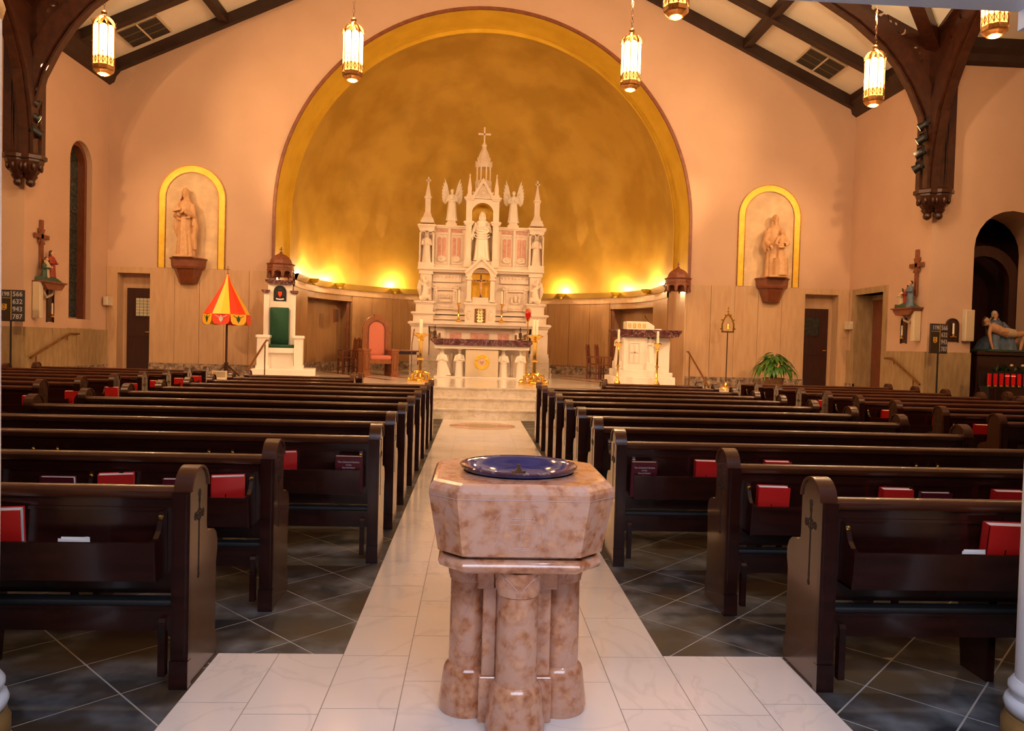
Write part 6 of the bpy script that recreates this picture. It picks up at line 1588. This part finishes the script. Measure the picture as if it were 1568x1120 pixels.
# small arched candle recesses
def recess(lbl_, loc, rz, hw, h_):
    t = thing('candle_niche', lbl_, 'wall niche', loc, rz, 'small arched candle niches')
    obj('niche_back', MB().prism(archpoly(0, hw, 0, h_-hw, 10), -.012, 0), 'doorwood', t); obj('niche_rim', MB().ring(archpoly(0, hw+.015, -.015, h_-hw, 10), archpoly(0, hw-.005, 0, h_-hw, 10), -.035, 0), 'hair', t)
    c_ = obj('candle_holder', MB().lathe([(.03, .10), (.05, .12), (.02, .13), (.02, .16), (.05, .17)], (0, -.06, 0), 8).box(-.07, .07, -.07, -.012, .10, .115), 'brass', t)
    obj('candle', MB().lathe([(.018, .17), (.018, .40)], (0, -.06, 0), 8), 'candle', c_)
recess('dark arched candle niche below the left station relief', (XL, 16.85, 1.80), pi/2, .115, .82)
recess('dark arched candle niche below the right station relief', (XR, 16.78, 1.86), -pi/2, .10, .58)
recess('dark arched candle niche on the pier by the shrine arch', (10.19, YT, 1.90), 0, .135, .50)
# hymn number boards on stands
def hymn(lbl_, x, y, zt_, hm, rz):
    t = thing('hymn_board', lbl_, 'hymn board', (x, y, 0), rz, 'hymn number boards')
    w_, h_ = .52, .62; z0 = zt_-h_
    obj('panel', MB().cbox(-w_/2, w_/2, -.02, .02, z0, zt_, .006), 'board', t); obj('stand', MB().lathe([(.18, 0), (.17, .02), (.03, .05), (.018, .08), (.018, z0)], segs=12), 'black', t)
    for k, n_ in enumerate(('566', '632', '943', '787')):
        zc_ = zt_-.085-k*.148; c_ = obj('number_card', MB().box(.03, .245, -.026, -.02, zc_-.06, zc_+.06), 'cellblue', t); text(n_, .135, 'print', 'hymn_number', c_, (.137, -.028, zc_), width=.95)
    c_ = obj('number_card', MB().box(-.245, .0, -.026, -.02, zt_-.145, zt_-.025), 'cellblue', t); text('1198', .115, 'print', 'hymn_number', c_, (-.122, -.028, zt_-.085), width=.9)
    e_ = MB().ring([(-.16, z0+.22), (-.10, z0+.22), (-.10, z0+.34), (-.16, z0+.34)], [(-.15, z0+.23), (-.11, z0+.23), (-.11, z0+.33), (-.15, z0+.33)], -.026, -.02, closed=True).box(-.185, -.17, -.026, -.02, z0+.24, z0+.34).box(-.09, -.075, -.026, -.02, z0+.24, z0+.34).box(-.135, -.125, -.026, -.02, z0+.25, z0+.31)
    obj('gilt_emblem', e_, 'gold_frame', t); obj('gilt_line', MB().box(.008, .018, -.024, -.02, z0+.03, zt_-.02).box(-.245, .01, -.024, -.02, zt_-.165, zt_-.158), 'gold_frame', t)
q = at(17, 468, Y=15.3); hymn('hymn number board on a thin stand at the far left', q.x, 15.3, at(17, 444, Y=15.3).z, 0, 0)
q = at(1437, 520, Y=15.2); hymn('hymn number board on a thin stand at the right pier', q.x, 15.2, at(1437, 496, Y=15.2).z, 0, .37)

# ============================================================ shrine with the pieta
SX = at(1530, 500, Y=YT+.6).x; SY = YT+.55
pl = thing('shrine_pedestal', 'dark wooden pedestal inside the right arch, under the sorrowful group', 'pedestal', (SX, SY+.2, 0))
obj('block', MB().cbox(-.62, .62, -.35, .6, 0, 1.63, .02), 'doorwood', pl); obj('cap', MB().cbox(-.68, .68, -.42, .64, 1.63, 1.72, .015), 'doorwood', pl)
pt = thing('pieta_statue', 'painted group of a blue-robed seated woman holding a dead man, right arch', 'statue', (SX, SY+.1, 1.72), 0, None, .82)
rb = MB(); rb.tube([(0, .12, 0), (0, .06, .28), (0, .08, .45)], [.50, .42, .26], 20); rb.tube([(0, .12, .35), (.0, .10, .62), (0, .10, .82), (0, .09, .92)], [.24, .19, .17, .07], 16)
for q in (-1, 1): rb.tube([(0, .1, .38), (q*.20, -.16, .42), (q*.22, -.24, .2), (q*.23, -.24, 0)], [.17, .15, .13, .17], 12)
rb.tube([(.17, .08, .80), (.30, -.02, .62), (.26, -.2, .56)], [.07, .065, .04], 8); rb.tube([(-.17, .08, .80), (-.28, -.02, .66), (-.26, -.18, .62)], [.07, .065, .04], 8)
o_ = obj('blue_robe', rb, 'bluerobe', pt); fuse(o_, .018)
hv = MB(); veil(hv, (-.05, .06, 1.03), 1.15); o_ = obj('head_veil', hv, 'cream', pt); fuse(o_, .014)
fc = MB(); head(fc, (-.05, .03, 1.0), 1.15); hand(fc, (-.26, -.22, .62), (.5, -.2, -.3), 1.3); hand(fc, (.25, -.24, .55), (.5, -.2, .1), 1.3); obj('face_and_hands', fc, 'skin', pt, 50)
ch = MB(); ch.tube([(-.36, -.22, .72), (-.24, -.28, .62), (-.05, -.30, .53), (.16, -.30, .50)], [.10, .13, .125, .12], 14)
ch.tube([(.12, -.30, .50), (.36, -.30, .48), (.56, -.28, .52)], [.10, .08, .065], 12); ch.tube([(.56, -.28, .52), (.52, -.26, .25), (.48, -.26, .02)], [.062, .05, .035], 10); ch.tube([(.48, -.26, .03), (.56, -.33, .0)], [.035, .025], 8)
ch.tube([(.12, -.22, .50), (.34, -.2, .47), (.46, -.2, .50)], [.09, .075, .06], 12); ch.tube([(.46, -.2, .50), (.36, -.2, .25), (.26, -.22, .04)], [.058, .048, .033], 10); ch.tube([(.26, -.22, .04), (.30, -.32, .0)], [.033, .024], 8)
ch.tube([(-.36, -.24, .70), (-.44, -.30, .48), (-.42, -.34, .26), (-.38, -.36, .10)], [.055, .048, .038, .026], 9); ch.tube([(-.30, -.30, .66), (-.12, -.40, .55), (.08, -.40, .52)], [.05, .042, .028], 9)
ch.tube([(-.38, -.22, .72), (-.46, -.22, .80)], [.05, .045], 8); head(ch, (-.50, -.24, .84), 1.2, True); hand(ch, (-.37, -.36, .07), (.1, -.1, -1), 1.3); hand(ch, (.10, -.40, .51), (1, 0, -.1), 1.3)
o_ = obj('reclining_body', ch, 'skin', pt); fuse(o_, .014)
hh = MB(); hairdo(hh, (-.50, -.22, .85), 1.2, True); obj('hair', hh, 'hair', pt, 50); obj('loincloth', MB().tube([(.02, -.30, .52), (.26, -.29, .50)], [.14, .12], 12), 'cream', pt, 50)
obj('rock_base', MB().prism([(-.55, 0), (-.5, .06), (.5, .05), (.6, 0)], -.42, .5), 'greenpaint', pt)
# greenery at its feet
fg = thing('altar_greenery', 'dark leafy greenery with pale blooms beneath the sorrowful group', 'plant', (SX-.1, SY-.62, 1.22))
obj('planter', MB().cbox(-.5, .55, -.14, .14, -1.22, .05, .01), 'doorwood', fg)
for i in range(60):
    a = rnd.uniform(0, 2*pi); e_ = rnd.uniform(.1, 1.2); L_ = rnd.uniform(.14, .26); b0 = Vector((rnd.uniform(-.45, .5), rnd.uniform(-.1, .1), .05)); d_ = Vector((cos(a)*cos(e_), sin(a)*cos(e_)*.5, sin(e_))); sd = d_.cross(Vector((0, 0, 1))).normalized()*.03
    obj('leaf', MB().add([b0, b0+d_*L_*.5-sd, b0+d_*L_*.5+sd, b0+d_*L_], [(0, 1, 3, 2)]), 'leaf_dark', fg)
for x in (-.15, .1, .3): obj('bloom', MB().ball((x, -.12, .2), (.035, .03, .03), seg=8, ring=6), 'cream', fg)
# votive stand
vs_ = thing('votive_stand', 'black iron votive stand under the dark shrine arch', 'stand', (at(1515, 580, Y=15).x+.5, 15.0, 0))
obj('rack', MB().box(-.62, .75, -.16, .16, .95, .98).box(-.62, .75, .12, .16, .98, 1.02).box(-.62, .75, .14, .16, .98, 1.3), 'black', vs_)
for x in (-.58, .71): obj('leg', MB().box(x-.02, x+.02, -.14, .14, 0, .95), 'black', vs_)
for i in range(8):
    x = -.50+.128*i; lit = i in (3,)
    t = thing('votive_candle', 'red glass votive candle, %s from the left on the iron stand' % ords[i].replace('nearest', 'first') if i != 3 else 'lit red glass votive candle, fourth from the left on the iron stand', 'candle', (at(1515, 580, Y=15).x+.5+x, 15.0, .98), 0, 'red votive candles')
    obj('glass', MB().lathe([(.036, .035), (.038, .06), (.036, .27)], segs=12), 'redglass', t, 40); obj('gilt_foot', MB().lathe([(.04, 0), (.04, .015), (.028, .03), (.037, .038)], segs=12), 'brass', t)
    if lit or i == 4: obj('flame_glow', MB().ball((0, 0, .225), (.038, .038, .03), seg=10, ring=6), 'votlit', t, 60)

# small brown framed plaque on the apse wall
q = at(513, 481, Y=22.4)
wp = thing('wall_plaque', 'small brown framed plaque on the apse wall behind the dark chairs', 'plaque', (-4.93, 22.9, 1.98), pi/2+.35)
wp.location = (q.x, 22.4, 2.0)
best = min(range(300), key=lambda k: abs((pos(tot*(k+.5)/300)[0].x-CAM.x)/pos(tot*(k+.5)/300)[0].y-(q.x-CAM.x)/22.4))
p, nn = inward(tot*(best+.5)/300); wp.location = (p.x+nn.x*.06, p.y+nn.y*.06, 2.12); wp.rotation_euler.z = atan2(nn.y, nn.x)+pi/2
obj('frame', MB().ring([(-.11, 0), (.11, 0), (.11, .44), (-.11, .44)], [(-.08, .03), (.08, .03), (.08, .41), (-.08, .41)], -.02, .02, closed=True), 'bracket', wp); obj('panel', MB().box(-.08, .08, -.01, .02, .03, .41), 'hair', wp)
